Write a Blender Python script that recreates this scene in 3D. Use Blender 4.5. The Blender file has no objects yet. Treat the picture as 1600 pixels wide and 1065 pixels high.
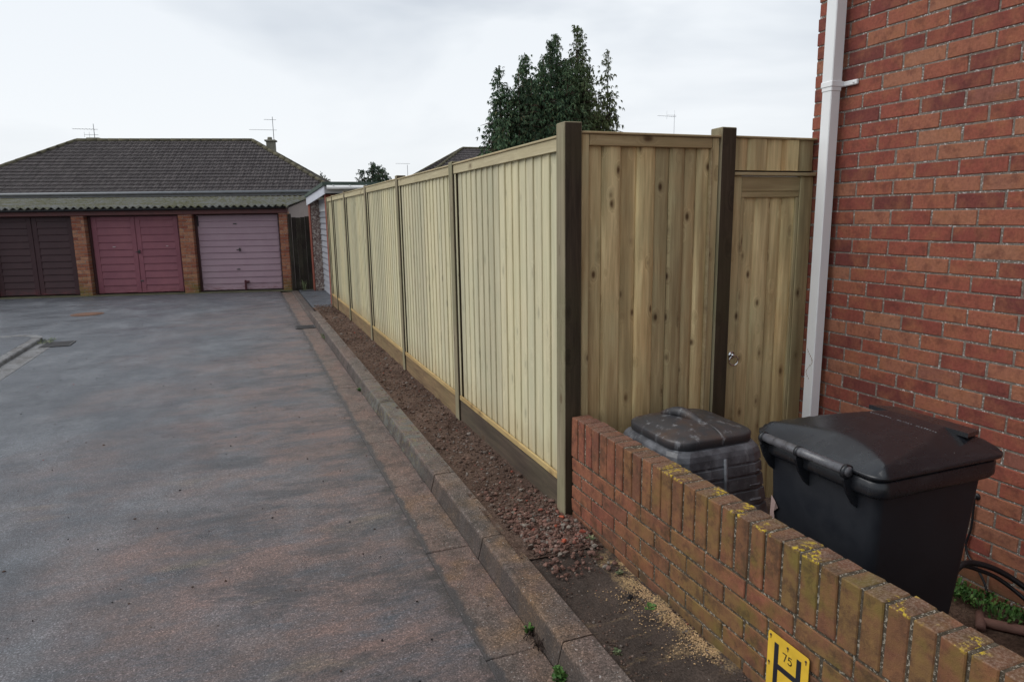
import bpy, math, random
from mathutils import Vector, Matrix, noise as mnoise
sc = bpy.context.scene
C = sc.collection
R = math.radians

# ------------------------------------------------------------------ camera
cam = bpy.data.cameras.new('camera'); camo = bpy.data.objects.new('camera', cam); C.objects.link(camo)
cam.lens = 24.0; cam.sensor_width = 36.0; cam.sensor_fit = 'HORIZONTAL'; cam.clip_end = 3000; cam.clip_start = 0.05
CM = [[0.93112196, -0.07900167, 0.35604864], [-0.36440896, -0.16200729, 0.91703858], [-0.01476511, -0.98362207, -0.17963746]]
m = Matrix.Identity(4)
for i in range(3):
    m[i][0] = CM[i][0]; m[i][1] = -CM[i][1]; m[i][2] = -CM[i][2]
m[2][3] = 1.67
camo.matrix_world = m
sc.camera = camo
sc.render.resolution_x = 1024; sc.render.resolution_y = 681
sc.view_settings.view_transform = 'Standard'; sc.view_settings.look = 'None'
sc.view_settings.gamma = 1; sc.view_settings.exposure = 0.25

# ------------------------------------------------------------------ world and sun (overcast, brighter to the left)
SUN_EL = R(48); SUN_AZ = R(-72)      # azimuth measured from +Y towards +X
w = bpy.data.worlds.new('World'); sc.world = w; w.use_nodes = True
nt = w.node_tree; nt.nodes.clear()
def wn(t): return nt.nodes.new(t)
out = wn('ShaderNodeOutputWorld'); bg = wn('ShaderNodeBackground'); bg.inputs[1].default_value = 0.1
sky = wn('ShaderNodeTexSky'); sky.sky_type = 'NISHITA'; sky.sun_disc = False
sky.sun_elevation = SUN_EL; sky.sun_rotation = SUN_AZ
tc = wn('ShaderNodeTexCoord'); mp = wn('ShaderNodeMapping'); mp.inputs['Scale'].default_value = (1.0, 1.0, 3.2)
nz = wn('ShaderNodeTexNoise'); nz.inputs['Scale'].default_value = 1.7; nz.inputs['Detail'].default_value = 5; nz.inputs['Roughness'].default_value = 0.5
nz.inputs['Distortion'].default_value = 0.4
rp = wn('ShaderNodeValToRGB')
rp.color_ramp.elements[0].position = 0.40; rp.color_ramp.elements[0].color = (0.55, 0.60, 0.665, 1)
rp.color_ramp.elements[1].position = 0.60; rp.color_ramp.elements[1].color = (0.83, 0.865, 0.90, 1)
sep = wn('ShaderNodeSeparateXYZ'); hr = wn('ShaderNodeMapRange'); hr.inputs['From Min'].default_value = 0.0; hr.inputs['From Max'].default_value = 0.24
hr.inputs['To Min'].default_value = 0.85; hr.inputs['To Max'].default_value = 0.0
mh = wn('ShaderNodeMix'); mh.data_type = 'RGBA'; mh.inputs[7].default_value = (0.90, 0.915, 0.93, 1)
sc10 = wn('ShaderNodeVectorMath'); sc10.operation = 'SCALE'; sc10.inputs['Scale'].default_value = 9.3
mk = wn('ShaderNodeMix'); mk.data_type = 'RGBA'; mk.inputs[0].default_value = 0.93
L = nt.links.new
L(tc.outputs['Generated'], mp.inputs[0]); L(mp.outputs[0], nz.inputs['Vector']); L(nz.outputs[0], rp.inputs[0])
L(tc.outputs['Generated'], sep.inputs[0]); L(sep.outputs[2], hr.inputs['Value']); L(hr.outputs[0], mh.inputs[0])
L(rp.outputs[0], mh.inputs[6]); L(mh.outputs[2], sc10.inputs[0])
L(sky.outputs[0], mk.inputs[6]); L(sc10.outputs[0], mk.inputs[7]); L(mk.outputs[2], bg.inputs[0]); L(bg.outputs[0], out.inputs[0])
sl = bpy.data.lights.new('sun', 'SUN'); sl.energy = 1.5; sl.angle = R(50); sl.color = (1.0, 0.97, 0.92)
so = bpy.data.objects.new('sun', sl); C.objects.link(so)
sd = Vector((math.sin(SUN_AZ)*math.cos(SUN_EL), math.cos(SUN_AZ)*math.cos(SUN_EL), math.sin(SUN_EL)))
so.rotation_euler = sd.to_track_quat('Z', 'Y').to_euler(); so.location = (-5, 0, 12)

# ------------------------------------------------------------------ material helpers
class MT:
    def __init__(s, name, rough=0.7, spec=0.3, metal=0.0):
        s.m = bpy.data.materials.new(name); s.m.use_nodes = True; s.t = s.m.node_tree; s.b = s.t.nodes['Principled BSDF']
        s.b.inputs['Roughness'].default_value = rough; s.b.inputs['Specular IOR Level'].default_value = spec; s.b.inputs['Metallic'].default_value = metal
        s._p = None
    def n(s, t, **k):
        x = s.t.nodes.new(t)
        for a, v in k.items(): setattr(x, a, v)
        return x
    def L(s, a, b): s.t.links.new(a, b)
    def put(s, sock, v):
        if isinstance(v, bpy.types.NodeSocket): s.L(v, sock)
        elif isinstance(v, (tuple, list)) and len(v) == 3 and sock.type == 'RGBA': sock.default_value = (*v, 1)
        else: sock.default_value = v
    @property
    def pos(s):
        if s._p is None:
            s._p = s.n('ShaderNodeTexCoord').outputs['Object']
        return s._p
    @property
    def wpos(s): return s.n('ShaderNodeNewGeometry').outputs['Position']
    @property
    def isl(s): return s.n('ShaderNodeNewGeometry').outputs['Random Per Island']
    def map(s, v, scale=(1, 1, 1), loc=(0, 0, 0), rot=(0, 0, 0)):
        x = s.n('ShaderNodeMapping'); s.put(x.inputs[0], v); x.inputs['Scale'].default_value = scale; x.inputs['Rotation'].default_value = rot
        s.put(x.inputs['Location'], loc); return x.outputs[0]
    def noise(s, v, scale, detail=3, rough=0.55, dist=0.0):
        x = s.n('ShaderNodeTexNoise'); s.L(v, x.inputs['Vector']); x.inputs['Scale'].default_value = scale
        x.inputs['Detail'].default_value = detail; x.inputs['Roughness'].default_value = rough; x.inputs['Distortion'].default_value = dist
        return x.outputs[0]
    def voro(s, v, scale, out='Distance', rnd=1.0):
        x = s.n('ShaderNodeTexVoronoi'); s.L(v, x.inputs['Vector']); x.inputs['Scale'].default_value = scale; x.inputs['Randomness'].default_value = rnd
        return x.outputs[out]
    def ramp(s, f, stops, interp='LINEAR'):
        x = s.n('ShaderNodeValToRGB'); s.L(f, x.inputs[0]); e = x.color_ramp.elements; x.color_ramp.interpolation = interp
        while len(e) < len(stops): e.new(0.5)
        for i, (p, c) in enumerate(stops):
            e[i].position = p; e[i].color = (*c, 1) if isinstance(c, (tuple, list)) else (c, c, c, 1)
        return x.outputs[0]
    def mix(s, f, a, b, mode='MIX'):
        x = s.n('ShaderNodeMix', data_type='RGBA', blend_type=mode); s.put(x.inputs[0], f); s.put(x.inputs[6], a); s.put(x.inputs[7], b); return x.outputs[2]
    def math(s, op, a, b=0.0, c=None, clamp=False):
        x = s.n('ShaderNodeMath', operation=op); x.use_clamp = clamp; s.put(x.inputs[0], a); s.put(x.inputs[1], b)
        if c is not None: s.put(x.inputs[2], c)
        return x.outputs[0]
    def rng(s, v, a, b, c=0.0, d=1.0):
        x = s.n('ShaderNodeMapRange'); s.put(x.inputs['Value'], v); x.inputs['From Min'].default_value = a; x.inputs['From Max'].default_value = b
        x.inputs['To Min'].default_value = c; x.inputs['To Max'].default_value = d; return x.outputs[0]
    def xyz(s, v, i):
        x = s.n('ShaderNodeSeparateXYZ'); s.L(v, x.inputs[0]); return x.outputs[i]
    def col(s, c): s.put(s.b.inputs['Base Color'], c); return s
    def rough(s, r): s.put(s.b.inputs['Roughness'], r); return s
    def bump(s, h, strength=0.4, dist=0.005):
        x = s.n('ShaderNodeBump'); s.L(h, x.inputs['Height']); x.inputs['Strength'].default_value = strength; x.inputs['Distance'].default_value = dist
        s.L(x.outputs[0], s.b.inputs['Normal']); return s

def plain(name, c, rough=0.6, spec=0.3, metal=0.0, var=0.12, sc_=6.0, bump=0.0):
    k = MT(name, rough, spec, metal); n = k.noise(k.pos, sc_, 5, 0.6)
    f = k.rng(n, 0.3, 0.7, 1-var, 1+var)
    x = k.n('ShaderNodeVectorMath', operation='SCALE'); x.inputs[0].default_value = c; k.L(f, x.inputs['Scale'])
    k.col(x.outputs[0]); k.rough(k.rng(n, 0.3, 0.7, max(0.05, rough-0.08), min(1, rough+0.08)))
    if bump: k.bump(k.noise(k.pos, sc_*12, 4), bump, 0.003)
    return k.m

def wood(name, a, b, knot=0.5, wet=0.0, tint=(0.30, 0.34, 0.22), tintf=0.25, axis='z', kc=(0.10, 0.055, 0.025), stain=0.35, rough=0.75, orange=0.0, var=(0.80, 1.13), kd=7.5, splash=False, damp=False):
    k = MT(name, rough, 0.25)
    r = k.isl
    cx = k.n('ShaderNodeCombineXYZ'); k.L(k.math('MULTIPLY', r, 37.0), cx.inputs[0]); k.L(k.math('MULTIPLY', r, 91.0), cx.inputs[1]); k.L(k.math('MULTIPLY', r, 53.0), cx.inputs[2])
    v = k.n('ShaderNodeVectorMath', operation='ADD'); k.L(k.pos, v.inputs[0]); k.L(cx.outputs[0], v.inputs[1]); v = v.outputs[0]
    sg = {'z': (1, 1, 0.06), 'y': (1, 0.06, 1), 'x': (0.06, 1, 1)}[axis]
    sk = {'z': (1, 1, 0.55), 'y': (1, 0.55, 1), 'x': (0.55, 1, 1)}[axis]
    kv = k.voro(k.map(v, sk), kd)
    knotm = k.rng(kv, 0.06, 0.15, 1.0, 0.0); halo = k.rng(kv, 0.08, 0.34, 1.0, 0.0)
    # grain lines bend round the knots
    dv = k.n('ShaderNodeVectorMath', operation='ADD'); k.L(k.map(v, sg), dv.inputs[0])
    hc = k.n('ShaderNodeCombineXYZ'); 
    for i in range(3): k.L(k.math('MULTIPLY', halo, 0.045), hc.inputs[i])
    k.L(hc.outputs[0], dv.inputs[1])
    g = k.noise(dv.outputs[0], 34, 6, 0.62, 0.6); g2 = k.noise(dv.outputs[0], 130, 3, 0.6); big = k.noise(v, 2.2, 3, 0.6)
    c = k.mix(k.rng(g, 0.34, 0.66), a, b)
    c = k.mix(k.math('MULTIPLY', k.rng(g2, 0.4, 0.7), 0.25), c, tuple(x*0.6 for x in b))
    c = k.mix(k.math('MULTIPLY', k.rng(big, 0.4, 0.65), tintf), c, tint)
    if orange: c = k.mix(k.math('MULTIPLY', k.rng(k.noise(k.map(v, sg), 9, 3), 0.5, 0.72), orange), c, (0.30, 0.15, 0.055))
    st = k.noise(k.map(v, {'z': (5, 5, 0.5), 'y': (5, .5, 5), 'x': (.5, 5, 5)}[axis]), 1.6, 4, 0.6)
    c = k.mix(k.math('MULTIPLY', k.rng(st, 0.48, 0.72), stain), c, tuple(x*0.42 for x in b))
    c = k.mix(k.math('MULTIPLY', k.rng(kv, 0.10, 0.26, 1.0, 0.0), 0.35*knot), c, kc)
    c = k.mix(k.math('MULTIPLY', knotm, knot), c, kc)
    c = k.mix(1.0, c, k.ramp(r, [(0, (var[0],)*3), (0.5, (1, 1, 1)), (1, (var[1], var[1]*.98, var[1]*.93))]), 'MULTIPLY')
    if damp: c = k.mix(k.math('MULTIPLY', k.rng(k.math('ADD', k.xyz(k.wpos, 2), k.math('MULTIPLY', k.noise(k.map(k.wpos, (6, 6, .5)), 4, 3), .9)), 1.5, .6), .5), c, (.20, .115, .045))
    if splash: c = k.mix(k.math('MULTIPLY', k.rng(k.math('ADD', k.xyz(k.wpos, 2), k.math('MULTIPLY', k.noise(k.map(k.wpos, (4, 4, .6)), 6, 3), .30)), .62, .38), .5), c, (.38, .27, .13))
    k.col(c)
    if wet: k.rough(k.rng(st, 0.4, 0.7, rough, rough-wet))
    k.bump(k.math('ADD', g, k.math('MULTIPLY', g2, 0.4)), 0.35, 0.003)
    return k.m

W_LIGHT = wood('pale_green_treated_timber', (0.66, 0.60, 0.415), (0.52, 0.475, 0.32), knot=0.40, tint=(0.49, 0.49, 0.34), tintf=0.4, kc=(0.17, 0.16, 0.11), stain=0.12, splash=True, var=(.84, 1.1))
W_LIGHTR = wood('pale_timber_rail', (0.60, 0.53, 0.35), (0.47, 0.40, 0.25), knot=0.6, tint=(0.5, 0.42, 0.24), tintf=0.3, axis='y', stain=0.15)
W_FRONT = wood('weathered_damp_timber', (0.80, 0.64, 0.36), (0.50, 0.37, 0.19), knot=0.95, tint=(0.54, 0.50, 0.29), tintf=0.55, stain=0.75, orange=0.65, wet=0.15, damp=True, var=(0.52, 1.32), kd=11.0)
W_FRONTX = wood('weathered_timber_rail', (0.56, 0.44, 0.25), (0.41, 0.30, 0.16), knot=0.9, tint=(0.30, 0.25, 0.12), tintf=0.4, axis='x', stain=0.4, orange=0.3)
W_CAP = wood('timber_capping', (0.55, 0.44, 0.26), (0.42, 0.30, 0.16), knot=0.3, axis='x')
W_CAPY = wood('timber_capping_long', (0.60, 0.50, 0.30), (0.47, 0.36, 0.21), knot=0.3, axis='y')
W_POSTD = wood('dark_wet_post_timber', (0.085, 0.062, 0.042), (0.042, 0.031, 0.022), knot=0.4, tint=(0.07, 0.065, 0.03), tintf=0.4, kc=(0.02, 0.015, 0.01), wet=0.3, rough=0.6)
W_POSTS = wood('post_side_timber', (0.36, 0.31, 0.21), (0.25, 0.205, 0.13), knot=0.5, tint=(0.20, 0.21, 0.11), tintf=0.5, stain=0.4)
W_GRAVD = wood('wet_gravel_board_timber', (0.135, 0.098, 0.07), (0.075, 0.055, 0.043), knot=0.5, tint=(0.09, 0.085, 0.05), tintf=0.4, axis='y', stain=0.5)
W_SILL = wood('golden_bottom_rail', (0.58, 0.42, 0.19), (0.40, 0.26, 0.11), knot=0.5, tint=(0.5, 0.42, 0.2), tintf=0.3, axis='y', stain=0.3)
W_GRAV = wood('gravel_board_timber', (0.31, 0.21, 0.11), (0.17, 0.11, 0.065), knot=0.5, tint=(0.23, 0.19, 0.09), tintf=0.45, axis='y', stain=0.6)
W_GATE = wood('dark_creosoted_timber', (0.045, 0.034, 0.028), (0.022, 0.017, 0.014), knot=0.2, tintf=0.1)

def brick_mat(name, cols, rough=0.82, weather=None):
    k = MT(name, rough, 0.25); r = k.isl; p = k.pos
    c = k.ramp(r, cols)
    n = k.noise(p, 9, 4, 0.6); c = k.mix(k.math('MULTIPLY', k.rng(n, 0.45, 0.68), 0.6), c, (0.32, 0.13, 0.065))
    n3 = k.noise(p, 15, 3, 0.6); c = k.mix(k.math('MULTIPLY', k.rng(n3, 0.5, 0.7), 0.55), c, (0.10, 0.032, 0.028))
    n2 = k.noise(p, 70, 4, 0.65); c = k.mix(1.0, c, k.ramp(n2, [(0.3, 0.78), (0.7, 1.16)]), 'MULTIPLY')
    sp = k.noise(p, 210, 2, 0.6); c = k.mix(k.rng(sp, 0.73, 0.80, 0, 0.7), c, (0.42, 0.38, 0.35))
    sp2 = k.noise(p, 120, 2, 0.6); c = k.mix(k.rng(sp2, 0.28, 0.22, 0, 0.6), c, (0.03, 0.02, 0.02))
    if weather: c = weather(k, c)
    k.col(c); k.bump(k.math('ADD', k.math('MULTIPLY', k.noise(p, 55, 5, 0.7), 1.4), k.noise(p, 260, 3, 0.7)), 0.55, 0.004)
    return k.m
REDS = [(0.0, (0.15, 0.044, 0.038)), (0.2, (0.21, 0.056, 0.044)), (0.5, (0.27, 0.077, 0.053)), (0.75, (0.30, 0.102, 0.064)), (0.92, (0.325, 0.145, 0.088)), (1.0, (0.23, 0.088, 0.066))]
BR_HOUSE = brick_mat('red_facing_brick', REDS, weather=lambda k, c: k.mix(k.math('MULTIPLY', k.rng(k.xyz(k.wpos, 2), .10, -.05), .6), c, (.10, .075, .035)))
def wallw(k, c):
    r_isl = k.isl
    wp = k.wpos; y = k.xyz(wp, 1); z = k.xyz(wp, 2)
    a = k.noise(wp, 4.5, 4, 0.6); b = k.noise(wp, 26, 4, 0.6)
    near = k.rng(y, 3.0, 2.0)                                    # the algae has not reached the end by the post
    m1 = k.math('MULTIPLY', k.math('MULTIPLY', k.rng(a, 0.27, 0.52), near), k.rng(r_isl, 0, .7, .35, .92))
    c = k.mix(m1, c, k.mix(k.rng(b, 0.35, 0.65), (0.205, 0.128, 0.046), (0.15, 0.080, 0.040)))
    g = k.math('MULTIPLY', k.math('MULTIPLY', k.rng(k.noise(wp, 7.3, 3), 0.5, 0.66), k.rng(y, 2.7, 1.6)), 0.55)
    c = k.mix(g, c, (0.15, 0.135, 0.025))
    c = k.mix(k.math('MULTIPLY', k.rng(k.noise(wp, 13, 4, .7), .50, .66), .6), c, (.055, .038, .022))
    c = k.mix(k.math('MULTIPLY', k.rng(z, .16, .04), k.rng(k.noise(wp, 6, 3), .3, .6)), c, (.06, .05, .03))
    # grimy gritty tops
    up = k.rng(z, 0.638, 0.643); gr = k.noise(wp, 150, 3, 0.7)
    c = k.mix(k.math('MULTIPLY', up, 0.55), c, k.mix(k.rng(gr, 0.45, 0.62), (0.085, 0.05, 0.035), (0.27, 0.21, 0.17)))
    li = k.math('MULTIPLY', k.rng(k.noise(wp, 9, 2), 0.54, 0.60), k.rng(k.noise(wp, 75, 3, 0.7), 0.50, 0.56))
    li = k.math('MULTIPLY', li, k.math('MULTIPLY', k.rng(z, 0.632, 0.641, 0.0, 1.0), k.rng(y, 2.5, 2.1)))
    c = k.mix(li, c, (0.52, 0.37, 0.035))
    return c
BR_WALL = brick_mat('algae_stained_brick', [(0, (0.10, 0.042, 0.036)), (0.1, (0.17, 0.068, 0.045)), (0.3, (0.225, 0.075, 0.05)), (0.6, (0.26, 0.10, 0.058)), (0.85, (0.24, 0.092, 0.054)), (1, (0.25, 0.075, 0.052))], weather=wallw)
BR_PIER = brick_mat('orange_pier_brick', [(0, (0.22, 0.068, 0.045)), (0.5, (0.33, 0.13, 0.075)), (0.8, (0.38, 0.20, 0.12)), (1, (0.27, 0.08, 0.05))],
    weather=lambda k, c: k.mix(k.math('MULTIPLY', k.rng(k.xyz(k.wpos, 2), 0.5, 0.0), k.rng(k.noise(k.wpos, 5), 0.35, 0.6)), c, (0.13, 0.12, 0.03)))
def mortar(name, c1, c2, spk=(0.55, 0.53, 0.50), lo=0.60):
    k = MT(name, 0.95, 0.1); p = k.pos
    c = k.mix(k.rng(k.noise(p, 40, 4, 0.7), 0.35, 0.65), c1, c2)
    c = k.mix(k.math('MULTIPLY', k.rng(k.noise(p, 120, 2, 0.6), lo, lo+0.05), 1.0), c, spk)
    k.col(c); k.bump(k.noise(p, 90, 5, 0.75), 1.0, 0.01); return k.m
MO_HOUSE = mortar('grey_mortar', (0.17, 0.142, 0.12), (0.27, 0.232, 0.20), (0.72, 0.70, 0.68), 0.605)
MO_WALL = mortar('mossy_mortar', (0.065, 0.052, 0.038), (0.14, 0.115, 0.085), (0.42, 0.38, 0.31), 0.57)

# ------------------------------------------------------------------ mesh builder
OFF = {}
class MB:
    def __init__(s): s.v = []; s.f = []; s.mi = []; s.cur = 0; s.sm = []; s.smooth = False
    def add(s, vs, fs):
        o = len(s.v); s.v += [tuple(q) for q in vs]
        for f in fs: s.f.append([o+i for i in f]); s.mi.append(s.cur); s.sm.append(s.smooth)
    def box(s, lo, hi):
        x0, y0, z0 = lo; x1, y1, z1 = hi
        s.add([(x0, y0, z0), (x1, y0, z0), (x1, y1, z0), (x0, y1, z0), (x0, y0, z1), (x1, y0, z1), (x1, y1, z1), (x0, y1, z1)],
              [(0, 3, 2, 1), (4, 5, 6, 7), (0, 1, 5, 4), (1, 2, 6, 5), (2, 3, 7, 6), (3, 0, 4, 7)])
    def cbox(s, lo, hi, c=0.004, jit=0.0, rnd=None, T=None):
        lo = list(lo); hi = list(hi); V = []; idx = {}
        for sx in (0, 1):
            for sy in (0, 1):
                for sz in (0, 1):
                    s3 = (sx, sy, sz)
                    j = (0, 0, 0) if not jit else tuple(rnd.uniform(-jit, jit) for _ in range(3))
                    for ax in range(3):     # vertex lying on the face of axis ax
                        p = []
                        for k in range(3):
                            base = (hi if s3[k] else lo)[k]
                            if k != ax: base += -c if s3[k] else c
                            p.append(base + j[k])
                        idx[(s3, ax)] = len(V); V.append(Vector(p))
        F = []
        for ax in range(3):
            a, b = [(1, 2), (2, 0), (0, 1)][ax]
            for sd_ in (0, 1):
                q = []
                for (u, v_) in ((0, 0), (1, 0), (1, 1), (0, 1)):
                    t = [0, 0, 0]; t[ax] = sd_; t[a] = u; t[b] = v_; q.append(idx[(tuple(t), ax)])
                F.append(q if sd_ else q[::-1])
        for ax in range(3):                 # chamfer strips along axis ax
            a, b = [(1, 2), (2, 0), (0, 1)][ax]
            for u in (0, 1):
                for v_ in (0, 1):
                    t0 = [0, 0, 0]; t0[a] = u; t0[b] = v_; t1 = list(t0); t1[ax] = 1
                    q = [idx[(tuple(t0), a)], idx[(tuple(t1), a)], idx[(tuple(t1), b)], idx[(tuple(t0), b)]]
                    F.append(q if (u ^ v_) else q[::-1])
        for s3 in [(i, j_, k) for i in (0, 1) for j_ in (0, 1) for k in (0, 1)]:
            q = [idx[(s3, 0)], idx[(s3, 1)], idx[(s3, 2)]]
            F.append(q if sum(s3) % 2 else q[::-1])
        if T is not None: V = [T @ p for p in V]
        s.add(V, F)
    def tube(s, pts, r, n=10, caps=True, r1=None):
        pts = [Vector(p) for p in pts]; rings = []; N = len(pts)
        up = Vector((0, 0, 1))
        for i, p in enumerate(pts):
            d = (pts[min(i+1, N-1)] - pts[max(i-1, 0)]).normalized()
            a = d.cross(up)
            if a.length < 0.05: a = d.cross(Vector((0, 1, 0)))
            a.normalize(); b = a.cross(d)
            rr = (r if r1 is None else r + (r1-r)*i/(N-1)) if not isinstance(r, (list, tuple)) else r[i]
            rings.append([p + (a*math.cos(2*math.pi*k/n) + b*math.sin(2*math.pi*k/n))*rr for k in range(n)])
        V = [q for g in rings for q in g]; F = []
        for i in range(N-1):
            for k in range(n): F.append((i*n+k, i*n+(k+1) % n, (i+1)*n+(k+1) % n, (i+1)*n+k))
        if caps: F.append(tuple(range(n))[::-1]); F.append(tuple((N-1)*n+k for k in range(n)))
        sm = s.smooth; s.smooth = True; s.add(V, F); s.smooth = sm
    def loft(s, secs, cap0=True, cap1=True, smooth=True):
        n = len(secs[0]); V = [q for g in secs for q in g]; F = []
        for i in range(len(secs)-1):
            for k in range(n): F.append((i*n+k, i*n+(k+1) % n, (i+1)*n+(k+1) % n, (i+1)*n+k))
        if cap0: F.append(tuple(range(n))[::-1])
        if cap1: F.append(tuple((len(secs)-1)*n+k for k in range(n)))
        sm = s.smooth; s.smooth = smooth; s.add(V, F); s.smooth = sm
    def grid(s, nx, ny, fn, smooth=True):
        V = [fn(i/(nx), j/(ny)) for j in range(ny+1) for i in range(nx+1)]
        F = [(j*(nx+1)+i, j*(nx+1)+i+1, (j+1)*(nx+1)+i+1, (j+1)*(nx+1)+i) for j in range(ny) for i in range(nx)]
        sm = s.smooth; s.smooth = smooth; s.add(V, F); s.smooth = sm
    def build(s, name, mats, parent=None):
        me = bpy.data.meshes.new(name); o = OFF.get(parent.name, (0, 0, 0)) if parent else (0, 0, 0)
        me.from_pydata([(x-o[0], y-o[1], z-o[2]) for x, y, z in s.v], [], s.f)
        if not isinstance(mats, (list, tuple)): mats = [mats]
        for q in mats: me.materials.append(q)
        me.polygons.foreach_set('material_index', s.mi); me.polygons.foreach_set('use_smooth', s.sm)
        me.update(); ob = bpy.data.objects.new(name, me); C.objects.link(ob)
        if parent: ob.parent = parent; OFF[ob.name] = o
        return ob
def tag(o, label, cat, group=None):
    o['label'] = label; o['category'] = cat
    if group: o['group'] = group
    return o
def thing(name, loc, label, cat, group=None, world=True, rot=0.0):
    o = bpy.data.objects.new(name, None); C.objects.link(o); o.location = loc; o.empty_display_size = 0.1; o.rotation_euler = (0, 0, rot)
    if world: OFF[o.name] = tuple(loc)
    return tag(o, label, cat, group)
def struct(name, mb, mat):
    o = mb.build(name, mat); o['kind'] = 'structure'; return o
def rrect(cx, cy, hx, hy, r, z, n=6):
    P = []
    for (sx, sy, a0) in ((1, 1, 0), (-1, 1, 90), (-1, -1, 180), (1, -1, 270)):
        for i in range(n+1):
            a = R(a0 + 90*i/n); P.append((cx+sx*(hx-r)+r*math.cos(a), cy+sy*(hy-r)+r*math.sin(a), z))
    return P

# ================================================================== GROUND
def asphalt(name, dusty=True):
    k = MT(name, 0.6, 0.5); p = k.wpos; x = k.xyz(p, 0); y = k.xyz(p, 1)
    big = k.noise(p, 0.55, 5, 0.6, 0.5); mid = k.noise(p, 2.2, 5, 0.65)
    streak = k.noise(k.map(p, (1.0, 2.6, 1), rot=(0, 0, R(-14))), 1.5, 9, 0.76, 0.25)
    streak2 = k.noise(k.map(p, (1.6, 0.8, 1), rot=(0, 0, R(-24)), loc=(4, 2, 0)), 1.0, 8, 0.72)
    agg = k.noise(p, 150, 4, 0.85); vo = k.voro(p, 170, 'Color'); ag2 = k.xyz(vo, 0)
    base = k.mix(k.rng(mid, 0.3, 0.7), (0.066, 0.074, 0.089), (0.112, 0.121, 0.140))
    if dusty:
        # brick dust swept over the tarmac, thickest by the fence, with darker scrubbed bands in it
        side = k.math('ADD', k.rng(k.math('ADD', x, k.rng(y, 7, 1.5, 0, .9)), -2.2, 0.9, 0.0, 1.0), k.math('MULTIPLY', k.math('SUBTRACT', big, 0.5), 2.0))
        red = k.math('MULTIPLY', k.rng(side, 0.28, 0.9), k.rng(streak, 0.35, 0.57))
        red = k.math('MULTIPLY', red, k.rng(y, 15.5, 9.5, 0.3, 1.0))
        base = k.mix(k.math('MULTIPLY', red, 0.82), base, k.mix(k.rng(mid, 0.35, 0.65), (0.180, 0.126, 0.110), (0.245, 0.148, 0.122)))
        grey = k.math('MULTIPLY', k.rng(streak2, 0.48, 0.66), k.rng(x, 1.2, -1.2, 0.4, 1.0))
        base = k.mix(k.math('MULTIPLY', grey, 0.65), base, (0.195, 0.205, 0.225))
        sand = k.math('MULTIPLY', k.rng(k.noise(k.map(p, (1, 3, 1), rot=(0, 0, R(-25)), loc=(3, 1, 0)), 0.9, 5, 0.6), 0.62, 0.70), k.rng(y, 6, 3, 0, 1))
        base = k.mix(k.math('MULTIPLY', sand, 0.6), base, (0.24, 0.185, 0.125))
        dk = k.math('MULTIPLY', k.rng(k.noise(k.map(p, (0.9, 2.2, 1), rot=(0, 0, R(8)), loc=(9, 3, 0)), 1.4, 9, 0.74, 0.3), 0.50, 0.60), k.rng(x, -1.1, -0.1))
        base = k.mix(k.math('MULTIPLY', dk, 0.7), base, (0.050, 0.054, 0.062))
        rim = k.math('MULTIPLY', k.rng(k.math('ADD', x, k.math('MULTIPLY', k.noise(p, 7, 4), .12)), .72, .79), k.rng(k.noise(p, 12, 4), .42, .5)); base = k.mix(k.math('MULTIPLY', rim, .7), base, (.035, .032, .03))
    c = k.mix(1.0, base, k.ramp(agg, [(0.28, 0.30), (0.5, 0.95), (0.72, 2.1)]), 'MULTIPLY')
    c = k.mix(1.0, c, k.ramp(ag2, [(0.0, 0.58), (0.6, 1.0), (0.9, 1.3), (1.0, 2.0)]), 'MULTIPLY')
    k.col(c)
    damp = k.noise(k.map(p, (1, 1.8, 1), rot=(0, 0, R(15))), 0.8, 4, 0.6)
    k.rough(k.math('ADD', k.rng(damp, 0.38, 0.62, 0.28, 0.56), k.math('MULTIPLY', k.math('SUBTRACT', agg, 0.5), 0.2)))
    k.bump(k.math('ADD', agg, k.math('MULTIPLY', ag2, 0.7)), 0.9, 0.006)
    return k.m
AS_ROAD = asphalt('dusty_damp_asphalt'); AS_PLAIN = asphalt('plain_asphalt', False)
k = MT('earth', 0.95, 0.1); n = k.noise(k.wpos, 3, 6, 0.65); n2 = k.noise(k.wpos, 60, 5, 0.7)
c = k.mix(k.rng(n, 0.35, 0.65), (0.075, 0.048, 0.035), (0.15, 0.095, 0.07)); c = k.mix(1.0, c, k.ramp(n2, [(0.3, 0.5), (0.7, 1.6)]), 'MULTIPLY')
k.col(c); k.bump(k.math('ADD', n2, k.noise(k.wpos, 200, 3)), 1.0, 0.012); EARTH = k.m
k = MT('grass_ground', 0.95, 0.1); k.col(k.mix(k.rng(k.noise(k.wpos, 0.8, 6, 0.7), 0.3, 0.7), (0.035, 0.055, 0.02), (0.09, 0.075, 0.045))); GRASSY = k.m

b = MB(); b.add([(-1200, -1200, -0.2), (1200, -1200, -0.2), (1200, 1200, -0.2), (-1200, 1200, -0.2)], [(0, 1, 2, 3)]); struct('ground', b, GRASSY)
b = MB(); b.box((-26, -9, -0.19), (0.74, 17.0, 0.0))
b.add([(-26, 17.0, 0), (0.98, 17.0, 0), (0.98, 17.35, 0), (-26, 23.8, 0)], [(0, 1, 2, 3)])
struct('road', b, AS_ROAD)

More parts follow.
